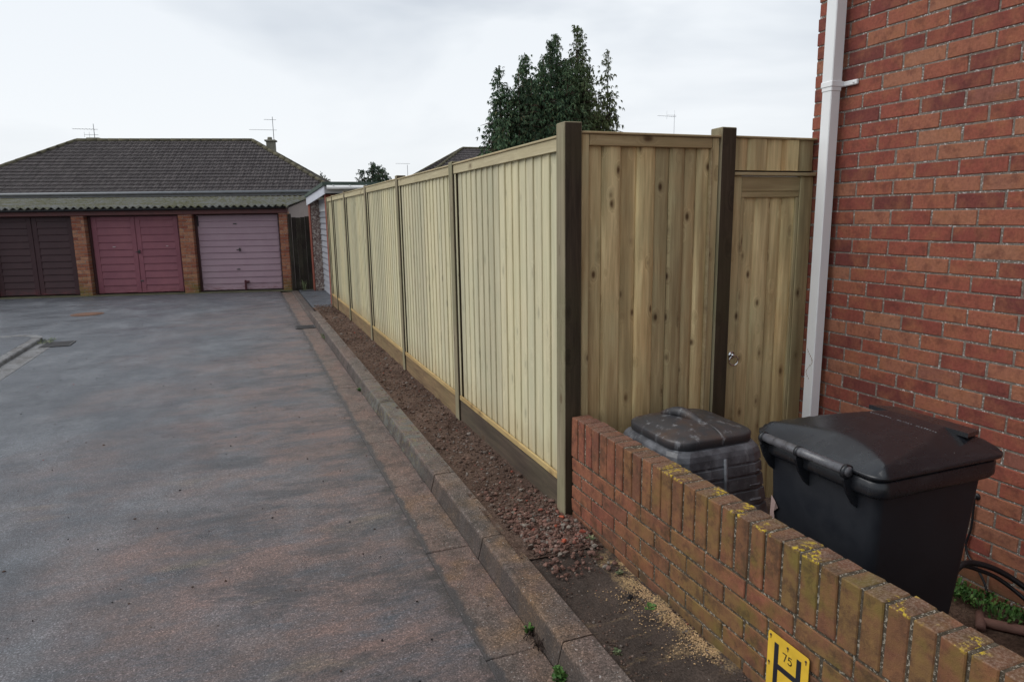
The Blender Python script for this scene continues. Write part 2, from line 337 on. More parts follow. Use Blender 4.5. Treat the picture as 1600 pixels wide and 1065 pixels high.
# concrete: gutter channel slabs and kerbs
def concrete(name, a, bb, red=0.0, rough=0.75):
    k = MT(name, rough, 0.35); p = k.wpos; n = k.noise(p, 3.1, 5, 0.65, 0.3); f = k.noise(p, 150, 3, 0.75)
    c = k.mix(k.rng(n, 0.32, 0.68), a, bb)
    if red:
        c = k.mix(k.math('MULTIPLY', k.rng(k.noise(k.map(p, (2, 1, 2)), 1.6, 4, 0.6), 0.40, 0.62), red), c, (0.235, 0.135, 0.105))
        oc = k.math('MULTIPLY', k.rng(k.noise(p, 2.3, 3), 0.50, 0.62), k.math('MULTIPLY', k.rng(k.xyz(p, 1), 4.6, 3.0, 0.0, 0.75), k.rng(k.xyz(p, 1), 1.6, 2.6, 0.0, 1.0)))
        c = k.mix(oc, c, (0.24, 0.135, 0.06))
    dk = k.noise(p, 5.0, 8, 0.75); c = k.mix(k.rng(dk, 0.47, 0.64, 0, 0.75), c, (0.062, 0.050, 0.043))
    gv = k.xyz(k.voro(p, 170, 'Color'), 0); c = k.mix(1.0, c, k.ramp(gv, [(0, .65), (.6, 1.0), (.92, 1.3), (1, 2.0)]), 'MULTIPLY')
    c = k.mix(1.0, c, k.ramp(f, [(0.28, 0.4), (0.5, 1), (0.72, 1.7)]), 'MULTIPLY')
    if red > .4:
        ex = k.math('SUBTRACT', k.xyz(p, 0), k.math('MULTIPLY', k.noise(p, 5, 5, .7), 0.13)); c = k.mix(k.math('MULTIPLY', k.rng(ex, .715, .695), .9), c, (.07, .065, .066))
    wsp = k.noise(p, 85, 2, 0.5); c = k.mix(k.rng(wsp, 0.68, 0.72, 0, 0.7), c, (0.5, 0.48, 0.46))
    k.col(c); k.rough(k.rng(n, 0.3, 0.7, rough-0.2, rough+0.1)); k.bump(k.math('ADD', f, k.math('MULTIPLY', k.noise(p, 25, 6, 0.75), 2.0)), 0.9, 0.009); return k.m, k
CO_CH, _ = concrete('channel_concrete', (0.20, 0.145, 0.122), (0.13, 0.105, 0.093), 0.55, 0.5)
CO_LT, _ = concrete('pale_concrete', (0.22, 0.22, 0.225), (0.17, 0.17, 0.175), 0, 0.7)
CO_KB, kk = concrete('kerb_concrete', (0.185, 0.15, 0.13), (0.11, 0.09, 0.08), 0.35)
# lichen on the kerb between 4 and 6.5 m
p = kk.wpos; li = kk.math('MULTIPLY', kk.rng(kk.xyz(p, 1), 3.9, 4.6), kk.rng(kk.xyz(p, 1), 7.2, 6.0)); li2 = kk.math('MULTIPLY', li, kk.rng(kk.noise(p, 33, 4, .7), 0.56, 0.62))
src = kk.b.inputs['Base Color'].links[0].from_socket
src = kk.mix(kk.math('MULTIPLY', kk.rng(kk.xyz(p, 2), .098, .085), .62), src, (.045, .038, .035))
c = kk.mix(kk.math('MULTIPLY', li, kk.rng(kk.noise(p, 9, 4, .7), 0.45, 0.6, 0, 0.75)), src, (0.15, 0.155, 0.14)); c = kk.mix(kk.math('MULTIPLY', li2, 0.7), c, (0.21, 0.18, 0.07)); kk.col(c)

rnd = random.Random(5)
b = MB(); y = -6.0
while y < 16.6:
    b.cbox((0.742, y, -0.19), (0.9655, min(y+0.912, 16.7), 0.003 + rnd.uniform(-0.0015, 0.0015)), 0.004, 0.0015, rnd); y += 0.915
struct('gutter_channel', b, CO_CH)
b = MB(); y = -6.15
def ksec(x0, x1, z0, z1, y):
    r = 0.012; P = [(x0-.026, y, z0), (x0-.024, y, 0.0)]
    for i in range(5): a = R(180-22.5*i); P.append((x0+r+r*math.cos(a), y, z1-r+r*math.sin(a)))
    P += [(x1-0.006, y, z1), (x1, y, z1-0.006), (x1, y, z0)]
    return P
while y < 16.6:
    y1 = min(y+0.91, 16.75); t0 = 0.108 if y < 11.7 else 0.03; t1 = 0.108 if y1 < 12.4 else 0.03
    dx = rnd.uniform(-0.0015, 0.0015); dz = rnd.uniform(-0.0015, 0.0015)
    b.loft([ksec(0.990+dx, 1.122+dx, -0.19, t0+dz, y), ksec(0.990+dx, 1.122+dx, -0.19, t1+dz, y1-0.004)], smooth=False); y += 0.915
b.f = [f[::-1] for f in b.f]
struct('kerb', b, CO_KB)

# soil verge between kerb and fence, rough footway nearer the camera
k = MT('dug_soil', 0.95, 0.12); p = k.wpos; n = k.noise(p, 2.4, 5, 0.65); f = k.noise(p, 75, 5, 0.75)
c = k.mix(k.rng(n, 0.35, 0.65), (0.095, 0.060, 0.047), (0.17, 0.115, 0.09)); c = k.mix(1.0, c, k.ramp(f, [(0.3, 0.45), (0.7, 1.65)]), 'MULTIPLY')
k.col(c); k.bump(k.math('ADD', k.noise(p, 30, 6, 0.7), f), 1.0, 0.02); SOIL = k.m
k = MT('worn_footway', 0.9, 0.2); p = k.wpos; n = k.noise(p, 3.5, 5, 0.65); f = k.noise(p, 110, 4, 0.75)
c = k.mix(k.rng(n, 0.35, 0.65), (0.052, 0.040, 0.034), (0.105, 0.078, 0.064))
# sawdust: along the foot of the wall and in two smears
x = k.xyz(p, 0); y = k.xyz(p, 1)
edge = k.math('SUBTRACT', x, k.math('MULTIPLY', k.noise(p, 6, 3), 0.22)); sawm = k.math('MULTIPLY', k.rng(edge, 1.29, 1.36), k.rng(k.noise(p, 9, 3, .6), 0.44, 0.56))
sawm = k.math('MULTIPLY', sawm, k.math('MULTIPLY', k.rng(y, 2.72, 2.55), k.rng(y, 1.72, 1.80)))
sm2 = k.math('MULTIPLY', k.rng(k.noise(k.map(p, (0.8, 3.2, 1), rot=(0, 0, R(-25))), 2.6, 4, .6), 0.56, 0.66), k.math('MULTIPLY', k.rng(y, 2.25, 2.1), k.rng(y, 1.7, 1.8)))
grain = k.rng(k.noise(p, 130, 3, .7), 0.42, 0.55)
c = k.mix(k.math('MULTIPLY', k.math('MAXIMUM', sawm, k.math('MULTIPLY', sm2, 0.45)), grain), c, (0.55, 0.38, 0.19))
c = k.mix(1.0, c, k.ramp(f, [(0.3, 0.5), (0.7, 1.5)]), 'MULTIPLY'); c = k.mix(k.rng(k.noise(p, 95, 2), 0.74, 0.77, 0, .8), c, (0.5, 0.47, 0.42))
k.col(c); k.bump(k.math('ADD', k.noise(p, 30, 6, 0.7), f), 0.9, 0.012); FOOT = k.m
def soilz(x, y):
    v = Vector((x*9, y*9, 0)); a = mnoise.noise(v)*0.012 + mnoise.noise(v*3)*0.010 + mnoise.noise(v*8)*0.007
    e = max(0.0, 1-(x-1.09)/0.085)
    return 0.088 + a + 0.0165*e + 0.012*math.exp(-((y-2.9)/0.35)**2)
b = MB(); b.grid(26, 760, lambda u, v: (1.085+u*0.55, 2.72+v*9.0, soilz(1.085+u*0.55, 2.72+v*9.0)))
b.grid(20, 130, lambda u, v: (1.125+u*0.50, 11.72+v*1.55, soilz(1.2+u*.4, 11.72+v*1.55)-.055*v))
struct('soil_verge', b, SOIL)
b = MB(); b.grid(26, 380, lambda u, v: (1.092+u*0.44, -3.0+v*5.74, 0.082 + 0.6*(soilz(1.092+u*0.44, -3.0+v*5.74)-0.088) + .008*max(0, 1-u*12)))
struct('footway', b, FOOT)
b = MB(); b.box((1.14, 13.2, -0.19), (1.9, 16.75, 0.035)); struct('garage_apron', b, AS_PLAIN)
b = MB(); b.grid(60, 110, lambda u, v: (1.60+u*1.52, -1.2+v*4.6, -0.115 + 0.012*mnoise.noise(Vector((u*14, v*40, 0))))); struct('yard_ground', b, EARTH)

# left island: kerb, pavement, pale channel
b = MB()
b.box((-26, -9, -0.19), (-2.93, 11.78, 0.048)); struct('pavement', b, AS_PLAIN)
b = MB(); y = -9.0
pts = []
while y < 11.45:
    y1 = min(y+0.91, 11.47); b.cbox((-2.93, y, -0.19), (-2.80, y1-0.005, 0.052), 0.012); y += 0.915
N = 8
def arc(r, i): a = R(90*i/N); return (-3.25+r*math.cos(a), 11.47+r*math.sin(a))
for i in range(N):
    (ax, ay), (bx, by), (cx_, cy_), (dx_, dy_) = arc(0.32, i), arc(0.45, i), arc(0.45, i+1), arc(0.32, i+1)
    b.add([(ax, ay, -.19), (bx, by, -.19), (cx_, cy_, -.19), (dx_, dy_, -.19), (ax, ay, .052), (bx, by, .052), (cx_, cy_, .052), (dx_, dy_, .052)],
          [(0, 3, 2, 1), (4, 5, 6, 7), (1, 2, 6, 5), (3, 0, 4, 7)])
x = -3.25
while x > -26: b.cbox((x-0.905, 11.79, -0.19), (x, 11.92, 0.052), 0.012); x -= 0.915
struct('kerb', b, CO_LT)
b = MB(); y = -9.0
while y < 11.2: b.cbox((-2.797, y, -0.1), (-2.56, min(y+0.908, 11.3), 0.004), 0.003); y += 0.915
struct('gutter_channel', b, CO_LT)

# ================================================================== LOOSE STONES
def pebbles(name, n, fn, mat, label, cat):
    rr = random.Random(hash(name) % 1000 if False else len(name)*7+n); t = (1+5**.5)/2
    ico = [Vector(q).normalized() for q in [(-1, t, 0), (1, t, 0), (-1, -t, 0), (1, -t, 0), (0, -1, t), (0, 1, t), (0, -1, -t), (0, 1, -t), (t, 0, -1), (t, 0, 1), (-t, 0, -1), (-t, 0, 1)]]
    icf = [(0, 11, 5), (0, 5, 1), (0, 1, 7), (0, 7, 10), (0, 10, 11), (1, 5, 9), (5, 11, 4), (11, 10, 2), (10, 7, 6), (7, 1, 8), (3, 9, 4), (3, 4, 2), (3, 2, 6), (3, 6, 8), (3, 8, 9), (4, 9, 5), (2, 4, 11), (6, 2, 10), (8, 6, 7), (9, 8, 1)]
    b = MB()
    for _ in range(n):
        x, y, z, s_ = fn(rr); e = Matrix.Rotation(rr.uniform(0, 6.3), 3, Vector((rr.random()-.5, rr.random()-.5, rr.random()-.5)).normalized())
        sx, sy, sz = s_*rr.uniform(.6, 1.4), s_*rr.uniform(.5, 1.1), s_*rr.uniform(.5, .95)
        V = []
        for q in ico:
            q = e @ q; q = q*rr.uniform(.55, 1.25); V.append((x+q.x*sx, y+q.y*sy, z+q.z*sz))
        b.add(V, icf)
    o = b.build(name, mat); o['kind'] = 'stuff'; o['label'] = label; o['category'] = cat; return o
k = MT('rubble_stone', 0.9, 0.15); c = k.ramp(k.isl, [(0, (0.065, 0.043, 0.035)), (0.45, (0.12, 0.078, 0.06)), (0.75, (0.17, 0.105, 0.08)), (0.85, (0.15, 0.125, 0.11)), (0.975, (0.20, 0.17, 0.15)), (0.995, (0.26, 0.08, 0.055))])
f = k.noise(k.wpos, 140, 3, .7); c = k.mix(1.0, c, k.ramp(f, [(0.3, 0.6), (0.7, 1.4)]), 'MULTIPLY'); k.col(c); k.bump(f, 0.7, 0.004); STONE = k.m
def f1(r):
    y = 2.74 + (r.random()**1.25)*10.4; x = r.uniform(1.14, 1.485); s_ = 0.002+0.010*r.random()**4
    if r.random() < 0.02: s_ = r.uniform(0.012, 0.022)
    return x, y, soilz(x, y)+s_*0.25, s_
pebbles('soil_clods', 13000, f1, STONE, 'brown soil clods and pebbles lying along the dug verge beside the fence', 'clods')
def f2(r):
    y = 2.74+abs(r.gauss(.12, 0.30)) if r.random() < .9 else r.uniform(2.5, 2.8); x = r.uniform(1.17, 1.50); s_ = 0.002+0.014*r.random()**4.5
    return x, max(2.45, y), soilz(x, y)+s_*0.5+0.006*r.random()*math.exp(-((y-2.95)/.2)**2), s_
k = MT('broken_brick_rubble', 0.9, 0.15); c = k.ramp(k.isl, [(0, (0.09, 0.05, 0.04)), (0.4, (0.15, 0.085, 0.066)), (0.7, (0.19, 0.11, 0.088)), (0.85, (0.16, 0.13, 0.11)), (0.96, (0.23, 0.20, 0.17)), (1, (0.29, 0.075, 0.05))])
c = k.mix(1.0, c, k.ramp(k.noise(k.wpos, 140, 3, .7), [(0.3, 0.6), (0.7, 1.4)]), 'MULTIPLY'); k.col(c); RUB = k.m
pebbles('brick_rubble', 4200, f2, RUB, 'reddish brick rubble heaped between the corner post and the kerb', 'rubble')
def f3(r):
    y = r.uniform(1.2, 14.0)**1.0; x = r.uniform(-3.5, 0.95) if r.random() < .6 else r.gauss(0.9, 0.12); s_ = 0.0025+0.005*r.random()**3
    return min(x, .975), y, s_*0.3, s_
pebbles('road_grit', 1100, f3, STONE, 'scattered grit and small stones over the damp tarmac', 'grit')
def f4(r):
    y = r.uniform(1.2, 2.75); x = r.choice([r.gauss(1.16, 0.02), r.uniform(1.15, 1.51), r.gauss(1.49, 0.03)]); s_ = 0.002+0.005*r.random()**2
    return min(max(x, 1.14), 1.515), y, 0.082+s_*0.3, s_
rr_ = random.Random(77)
def f6(r):
    y = 1.6+10*r.random()**1.6; return r.uniform(-3.0*min(1, y/4), .7), y, .003, r.uniform(.003, .0075)
k = MT('road_bits', .8, .2); k.col(k.ramp(k.isl, [(0, (.012, .012, .014)), (.55, (.03, .022, .02)), (.75, (.08, .055, .045)), (.9, (.34, .05, .04))], 'CONSTANT'))
pebbles('road_litter', 150, f6, k.m, 'scattered black and red crumbs lying on the tarmac', 'litter')
pebbles('footway_grit', 1400, f4, STONE, 'fine gravel on the dark footway below the low brick wall', 'grit')
def f5(r):
    while True:
        y = r.uniform(1.74, 2.6)
        if mnoise.noise(Vector((y*6.5, 3.3, 0))) > r.uniform(-.05, .4): break
    x = 1.505-abs(r.gauss(0, 0.035)) if r.random() < .8 else r.gauss(1.40, 0.05); s_ = 0.0015+0.0025*r.random()
    return x, y, 0.084+s_*0.3, s_
pebbles('sawdust', 1700, f5, plain('sawdust_shavings', (0.46, 0.31, 0.17), 0.9, var=0.3, sc_=60), 'pale orange sawdust spilt along the foot of the low wall', 'sawdust')

def chunk(x, y, z, s, mat, seed, label, name='brick_fragment', cat='brick fragment', flat=.7):
    r = random.Random(seed); b = MB(); T = Matrix.Translation((x, y, z)) @ Matrix.Rotation(r.uniform(0, 3), 4, 'Z') @ Matrix.Rotation(r.uniform(-.4, .4), 4, 'X')
    b.cbox((-s, -s*.7, -s*.5*flat), (s, s*.7, s*.5*flat), s*.22, s*.18, r, T)
    return tag(b.build(name, mat), label, cat, 'brick chips in the rubble' if cat == 'brick fragment' else None)
ORB = brick_mat('bright_broken_brick', [(0, (0.40, 0.09, 0.05)), (1, (0.42, 0.11, 0.06))])
chunk(1.335, 2.80, 0.112, 0.020, ORB, 3, 'largest bright orange brick lump in the rubble near the kerb')
chunk(1.37, 2.955, 0.118, 0.012, ORB, 4, 'small orange brick chip with a pale corner, just behind the largest lump')
chunk(1.445, 3.04, 0.118, 0.014, ORB, 6, 'orange brick chip lying closest to the foot of the corner post')
chunk(1.40, 2.28, 0.088, 0.014, plain('black_lump', (0.012, 0.012, 0.014), 0.6), 8, 'black lump lying on the dark footway beside the low wall', 'tarmac_lump', 'lump')

# drain grates and manhole cover
IRON = plain('wet_cast_iron', (0.045, 0.042, 0.042), 0.45, 0.5, var=0.3, sc_=30, bump=.4); RUST = plain('rusty_cast_iron', (0.13, 0.062, 0.035), 0.65, 0.4, var=0.4, sc_=25, bump=.5)
def grate(x0, y0, x1, y1, label):
    o = thing('drain_grate', ((x0+x1)/2, (y0+y1)/2, 0), label, 'drain', 'slotted drain grates in the road'); b = MB(); z0, z1 = 0.0045, 0.013
    b.box((x0, y0, z0), (x1, y0+.02, z1)); b.box((x0, y1-.02, z0), (x1, y1, z1)); b.box((x0, y0+.02, z0), (x0+.02, y1-.02, z1)); b.box((x1-.02, y0+.02, z0), (x1, y1-.02, z1))
    b.build('frame', IRON, o)
    b = MB(); n = 8
    for i in range(n):
        a = y0+.02+(y1-y0-.04)*(i+.25)/n; b.box((x0+.021, a, z0+.001), (x1-.021, a+(y1-y0-.04)*.5/n, z1-.002))
    b.build('bars', IRON, o); b = MB(); b.box((x0+.02, y0+.02, 0.0040), (x1-.02, y1-.02, 0.0052)); b.build('pit_shade', plain('drain_dark', (0.008, 0.008, 0.009), .8), o)  # thin black sheet paints the shade of the drain hole below the bars
grate(-2.70, 10.85, -2.33, 11.25, 'black slotted drain grate at the corner of the left pavement')
grate(0.66, 10.90, 0.96, 11.20, 'dirty drain grate in the channel beside the long kerb')
o = thing('manhole_cover', (-2.78, 14.53, 0), 'rusty oval-looking manhole cover in the tarmac before the garages', 'manhole cover'); b = MB()
b.loft([[( -2.78+r_*math.cos(2*math.pi*i/32), 14.53+r_*math.sin(2*math.pi*i/32), z) for i in range(32)] for r_, z in ((.27, 0.001), (.27, .006), (.235, .007))], smooth=False); b.build('frame', RUST, o)
b = MB(); b.loft([[( -2.78+r_*math.cos(2*math.pi*i/32), 14.53+r_*math.sin(2*math.pi*i/32), z) for i in range(32)] for r_, z in ((.228, .002), (.228, .011), (.21, .012))], smooth=False); b.build('lid', RUST, o)

# ================================================================== ROADSIDE FENCE
rnd = random.Random(11)
FX = 1.50
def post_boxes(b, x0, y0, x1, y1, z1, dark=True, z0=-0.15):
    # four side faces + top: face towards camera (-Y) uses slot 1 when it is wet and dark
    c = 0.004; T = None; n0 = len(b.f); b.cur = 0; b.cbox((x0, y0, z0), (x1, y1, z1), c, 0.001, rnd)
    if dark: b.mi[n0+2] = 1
root = thing('closeboard_fence', (1.5, 3.09, 0.09), 'long pale green timber closeboard fence running along the kerb to the garages', 'fence')
PY = [3.09, 5.02, 6.96, 8.90, 10.83, 12.40, 13.16]
PH = [2.115, 2.075, 2.09, 2.08, 2.085, 2.07, 2.05]
for i, y in enumerate(PY):
    b = MB()
    if i == 0: post_boxes(b, 1.487, 3.09, 1.584, 3.188, PH[i])
    else:
        w_ = 0.09 if i < 5 else 0.05; post_boxes(b, 1.488, y, 1.58, y+w_, PH[i])
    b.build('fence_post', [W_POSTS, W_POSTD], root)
for i in range(len(PY)-1):
    y0 = PY[i] + (0.099 if i == 0 else 0.091 if i < 5 else .051); y1 = PY[i+1]-0.001
    zt = 2.045 + rnd.uniform(-0.006, 0.006); zb = 0.275
    b = MB(); n = max(2, round((y1-y0-0.09)/0.112)); pw = (y1-y0-0.06)/n
    for j in range(n):      # feather-edge boards, thick edge overlapping the thin one
        a = y0+0.03+j*pw+rnd.uniform(-.006, .006)*(j > 0); e = a+pw+0.008 if j < n-1 else y1-.031; j1 = rnd.uniform(-.0015, .0015); xb = FX+0.038
        xa = FX+0.0150+j1; xc = FX+0.0245+j1
        # near edge thick (proud), far edge thin
        b.add([(xa+.003, a, zb), (xa, a+0.003, zb), (xc, e-.003, zb), (xb, e, zb), (xb, a, zb), (xa+.003, a, zt-.03), (xa, a+.003, zt-.03), (xc, e-.003, zt-.03), (xb, e, zt-.03), (xb, a, zt-.03)],
              [(0, 5, 6, 1), (1, 6, 7, 2), (2, 7, 8, 3), (3, 8, 9, 4), (4, 9, 5, 0), (5, 9, 8, 7, 6)])
    fr = b.build('fence_panel', W_LIGHT, root)
    b = MB(); b.cbox((FX, y0, zt-0.062), (FX+.012, y1, zt), .002); b.build('frame_rail', W_LIGHTR, fr)
    b = MB(); b.cbox((FX-0.001, y0, zb-.022), (FX+.013, y1, zb+.014), .003); b.build('frame_rail', W_SILL, fr)
    b = MB(); b.cbox((FX+.006, y0, zb+.0145), (FX+.013, y0+.028, zt-.063), .002); b.build('frame_stile', W_LIGHT, fr); b = MB(); b.cbox((FX+.006, y1-.028, zb+.0145), (FX+.013, y1, zt-.063), .002); b.build('frame_stile', W_LIGHT, fr)
    b = MB(); b.cbox((FX-.008, y0, zt+.0005), (FX+.062, y1, zt+.013), .003); b.build('capping', W_CAPY, fr)
    b = MB(); b.cbox((FX+.004, y0, -0.02), (FX+.03, y1, zb-.0225), .003, .001, rnd); b.build('gravel_board', W_GRAVD if i == 0 else W_GRAV, root)

# ================================================================== RETURN FENCE, GATE
root = thing('return_fence', (1.59, 3.12, 0), 'short weathered brown timber fence between the corner post and the gate', 'fence')
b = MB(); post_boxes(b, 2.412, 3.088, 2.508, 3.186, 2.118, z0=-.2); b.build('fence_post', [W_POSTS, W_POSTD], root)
Y0 = 3.105
def boards_x(b, x0, x1, z0, z1, n, y, rnd, alt=0.012):
    pw = (x1-x0)/n; a = x0
    for j in range(n):
        wj = pw*(1+rnd.uniform(-.12, .12)) if j < n-1 else x1-a; e = a+wj; d = rnd.uniform(-.001, .001)
        yy = y + (0.0 if j % 2 else alt) + d
        # slightly cupped board with eased edges
        V = []; F = []; prof = [(a+.0008, yy+.012), (a+.009, yy+.002), (a+wj*.3, yy-.003), (a+wj*.7, yy-.003), (e-.009, yy+.002), (e-.0008, yy+.012), (e+.004, yy+.0135), (e+.004, yy+.022), (a-.004, yy+.022), (a-.004, yy+.0135)]
        for z in (z0, z1): V += [(px, py, z) for px, py in prof]
        m_ = len(prof)
        for q in range(m_): F.append((q, (q+1) % m_, m_+(q+1) % m_, m_+q))
        F.append(tuple(range(m_))[::-1]); F.append(tuple(range(m_, 2*m_))); b.add(V, F); a = e
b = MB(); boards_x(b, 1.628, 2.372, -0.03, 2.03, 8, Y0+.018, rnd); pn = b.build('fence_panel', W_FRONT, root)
b = MB(); b.cbox((1.632, Y0, 2.008), (2.366, Y0+.035, 2.062), .003); b.build('frame_rail', W_FRONTX, pn)
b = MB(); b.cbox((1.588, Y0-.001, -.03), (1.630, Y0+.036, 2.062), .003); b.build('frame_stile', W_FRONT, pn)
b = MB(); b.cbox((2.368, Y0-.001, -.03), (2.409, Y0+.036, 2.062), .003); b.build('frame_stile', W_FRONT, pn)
b = MB(); b.cbox((2.358, Y0-.004, -.03), (2.3675, Y0+.018, 2.007), .002); b.build('beading', W_CAP, pn)
b = MB(); b.cbox((1.586, Y0-.010, 2.063), (2.43, Y0+.05, 2.075), .003); b.build('capping', W_CAP, pn)
root = thing('infill_board', (2.51, 3.13, 1.9), 'narrow board infill fixed above the gate, under a thin capping', 'board infill')
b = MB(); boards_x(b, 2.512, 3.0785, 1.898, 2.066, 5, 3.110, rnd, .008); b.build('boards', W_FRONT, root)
b = MB(); b.cbox((2.511, 3.098, 2.067), (3.0787, 3.14, 2.078), .003); b.build('capping', W_CAP, root)
b = MB(); b.cbox((2.511, 3.158, 1.870), (3.12, 3.178, 1.93), .002); b.build('backing_strip', plain('dark_felt_strip', (.06, .05, .065), .8), root)
root = thing('garden_gate', (2.51, 3.1, -.03), 'tall weathered timber gate with a chrome ring handle, beside the downpipe', 'gate')
GY = 3.112
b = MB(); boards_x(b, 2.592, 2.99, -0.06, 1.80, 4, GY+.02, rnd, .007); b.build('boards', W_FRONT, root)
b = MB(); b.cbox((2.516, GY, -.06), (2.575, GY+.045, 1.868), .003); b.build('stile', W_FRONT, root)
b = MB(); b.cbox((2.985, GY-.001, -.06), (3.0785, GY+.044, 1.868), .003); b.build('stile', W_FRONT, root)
b = MB(); b.cbox((2.576, GY+.001, 1.785), (2.984, GY+.043, 1.866), .003); b.build('top_rail', W_FRONTX, root)
b = MB(); b.cbox((2.577, GY+.003, 1.752), (2.983, GY+.022, 1.784), .003); b.build('moulding', W_FRONTX, root)
b = MB(); b.cbox((2.577, GY+.003, -.06), (2.600, GY+.021, 1.751), .003); b.build('moulding', W_FRONT, root); b = MB(); b.cbox((2.962, GY+.003, -.06), (2.983, GY+.021, 1.751), .003); b.build('moulding', W_FRONT, root)
b = MB(); b.cbox((2.509, GY-.02, 1.869), (3.079, GY+.045, 1.887), .003); b.build('capping', W_CAP, root)
CH = plain('chrome', (0.75, 0.76, 0.78), 0.15, 0.5, 1.0, var=.05)
hd = MB(); hx, hz = 2.549, 0.872
hd.tube([(hx, GY-.001, hz), (hx, GY-.007, hz)], .021, 20); hd.tube([(hx, GY-.006, hz), (hx, GY-.02, hz), (hx, GY-.024, hz-.004)], [.012, .011, .004], 14); h = hd.build('handle_rose', CH, root)
rg = MB(); rg.tube([(hx+.006+.026*math.sin(2*math.pi*i/28), GY-.019-.006*math.sin(2*math.pi*i/28), hz-.030+.028*math.cos(2*math.pi*i/28)) for i in range(29)], .0038, 8, False); rg.build('ring', CH, root)

# ================================================================== LOW GARDEN WALL
rnd = random.Random(23)
root = thing('garden_wall', (1.57, 3.07, 0), 'low brick garden wall with soldier coping, algae and yellow lichen', 'wall')
b = MB(); WX0, WX1 = 1.520, 1.622
for cidx in range(7):
    zt = 0.420-cidx*0.075; zb = zt-0.065
    if zt < 0: break
    y = 3.072; first = True; half = cidx % 2
    while y > -1.4:
        L_ = 0.1025 if (first and half) else 0.215
        pr = rnd.uniform(-.0016, .0014) + (rnd.uniform(-.002, .001) if first else 0)
        b.cbox((WX0+pr, y-L_, zb), (WX1-pr, y + (rnd.uniform(-.004, .004) if first else 0), zt), .003, .0018, rnd); y -= L_+0.010; first = False
y = 3.074
cop = MB()
while y > -1.4:
    pr = rnd.uniform(-.002, .002); lean = rnd.uniform(-.0015, .0015)
    cop.cbox((WX0-.001+pr, y-.065, .431), (WX1+pr, y, .643+rnd.uniform(-.002, .002)), .0035, .002, rnd); y -= .0755
b.build('brick_courses', BR_WALL, root); cop.build('coping', BR_WALL, root)
b = MB(); b.box((WX0+.0042, -1.41, -.15), (WX1-.0042, 3.066, .640)); b.build('mortar', MO_WALL, root)

# hydrant sign on the wall
YEL = plain('yellow_enamel', (0.72, 0.46, 0.045), 0.45, 0.4, var=.12, sc_=14); BLK = plain('black_enamel', (0.018, 0.019, 0.028), 0.5, 0.4); SCREW = plain('rusty_screw', (0.10, 0.06, 0.045), .6, .4, .3, var=.4, sc_=80)
root = thing('hydrant_sign', (1.515, 1.507, .2), 'yellow fire hydrant plate with black H and 75, screwed to the low wall', 'sign')
def P(y_, z_, x_=0): # local sign coords: u to the right (towards -Y), z up
    return (1.5118-x_, 1.597-y_, 0.126+z_)
SW, SH = 0.175, 0.200
pl = MB(); o2 = rrect(SW/2, SH/2, SW/2, SH/2, .009, 0, 5)
pl.loft([[P(u, v_, 0) for u, v_, _ in o2], [P(u, v_, .002) for u, v_, _ in o2]], smooth=False)
pl.build('plate', YEL, root)
def slab(b, u0, v0, u1, v1, h=.0006):
    b.add([P(u0, v0, .002+h), P(u1, v0, .002+h), P(u1, v1, .002+h), P(u0, v1, .002+h)], [(0, 1, 2, 3), (3, 2, 1, 0)][:1])
b = MB(); slab(b, .030, .014, .049, .172); slab(b, .126, .014, .145, .172); slab(b, .049, .084, .126, .104); b.build('letter_h', BLK, root)
def stroke(b, pts, w_):
    for (a0, a1), (c0, c1) in zip(pts[:-1], pts[1:]):
        d = math.hypot(c0-a0, c1-a1); nx_, ny_ = -(c1-a1)/d*w_/2, (c0-a0)/d*w_/2; ex, ey = (c0-a0)/d*w_*.35, (c1-a1)/d*w_*.35
        b.add([P(a0-ex+nx_, a1-ey+ny_, .0027), P(a0-ex-nx_, a1-ey-ny_, .0027), P(c0+ex-nx_, c1+ey-ny_, .0027), P(c0+ex+nx_, c1+ey+ny_, .0027)], [(0, 1, 2, 3)])
b = MB(); stroke(b, [(.068, .156), (.083, .156)], .0036); stroke(b, [(.083, .156), (.075, .130)], .0036); b.build('digit', BLK, root)
b = MB(); stroke(b, [(.105, .156), (.094, .156)], .0036); stroke(b, [(.094, .156), (.093, .145)], .0036)
arc5 = [(.093, .145)] + [(.0975+.0085*math.cos(R(a)), .139+.0085*math.sin(R(a))) for a in range(115, -140, -25)]; stroke(b, arc5, .0036); b.build('digit', BLK, root)
for u, v_ in ((.012, .188), (.0875, .184), (.163, .186), (.010, .090), (.165, .090)):
    b = MB(); c_ = P(u, v_, .0025); b.tube([c_, (c_[0]-.002, c_[1], c_[2])], .0038, 10); b.build('screw', SCREW, root)
    b = MB(); c_ = P(u, v_-.008, .0022); b.loft([[(c_[0], c_[1]+.0022*math.cos(a*.7854), c_[2]+.007*math.sin(a*.7854)) for a in range(8)], [(c_[0]-.0003, c_[1]+.0018*math.cos(a*.7854), c_[2]+.006*math.sin(a*.7854)) for a in range(8)]], smooth=False); b.build('rust_run', SCREW, root)

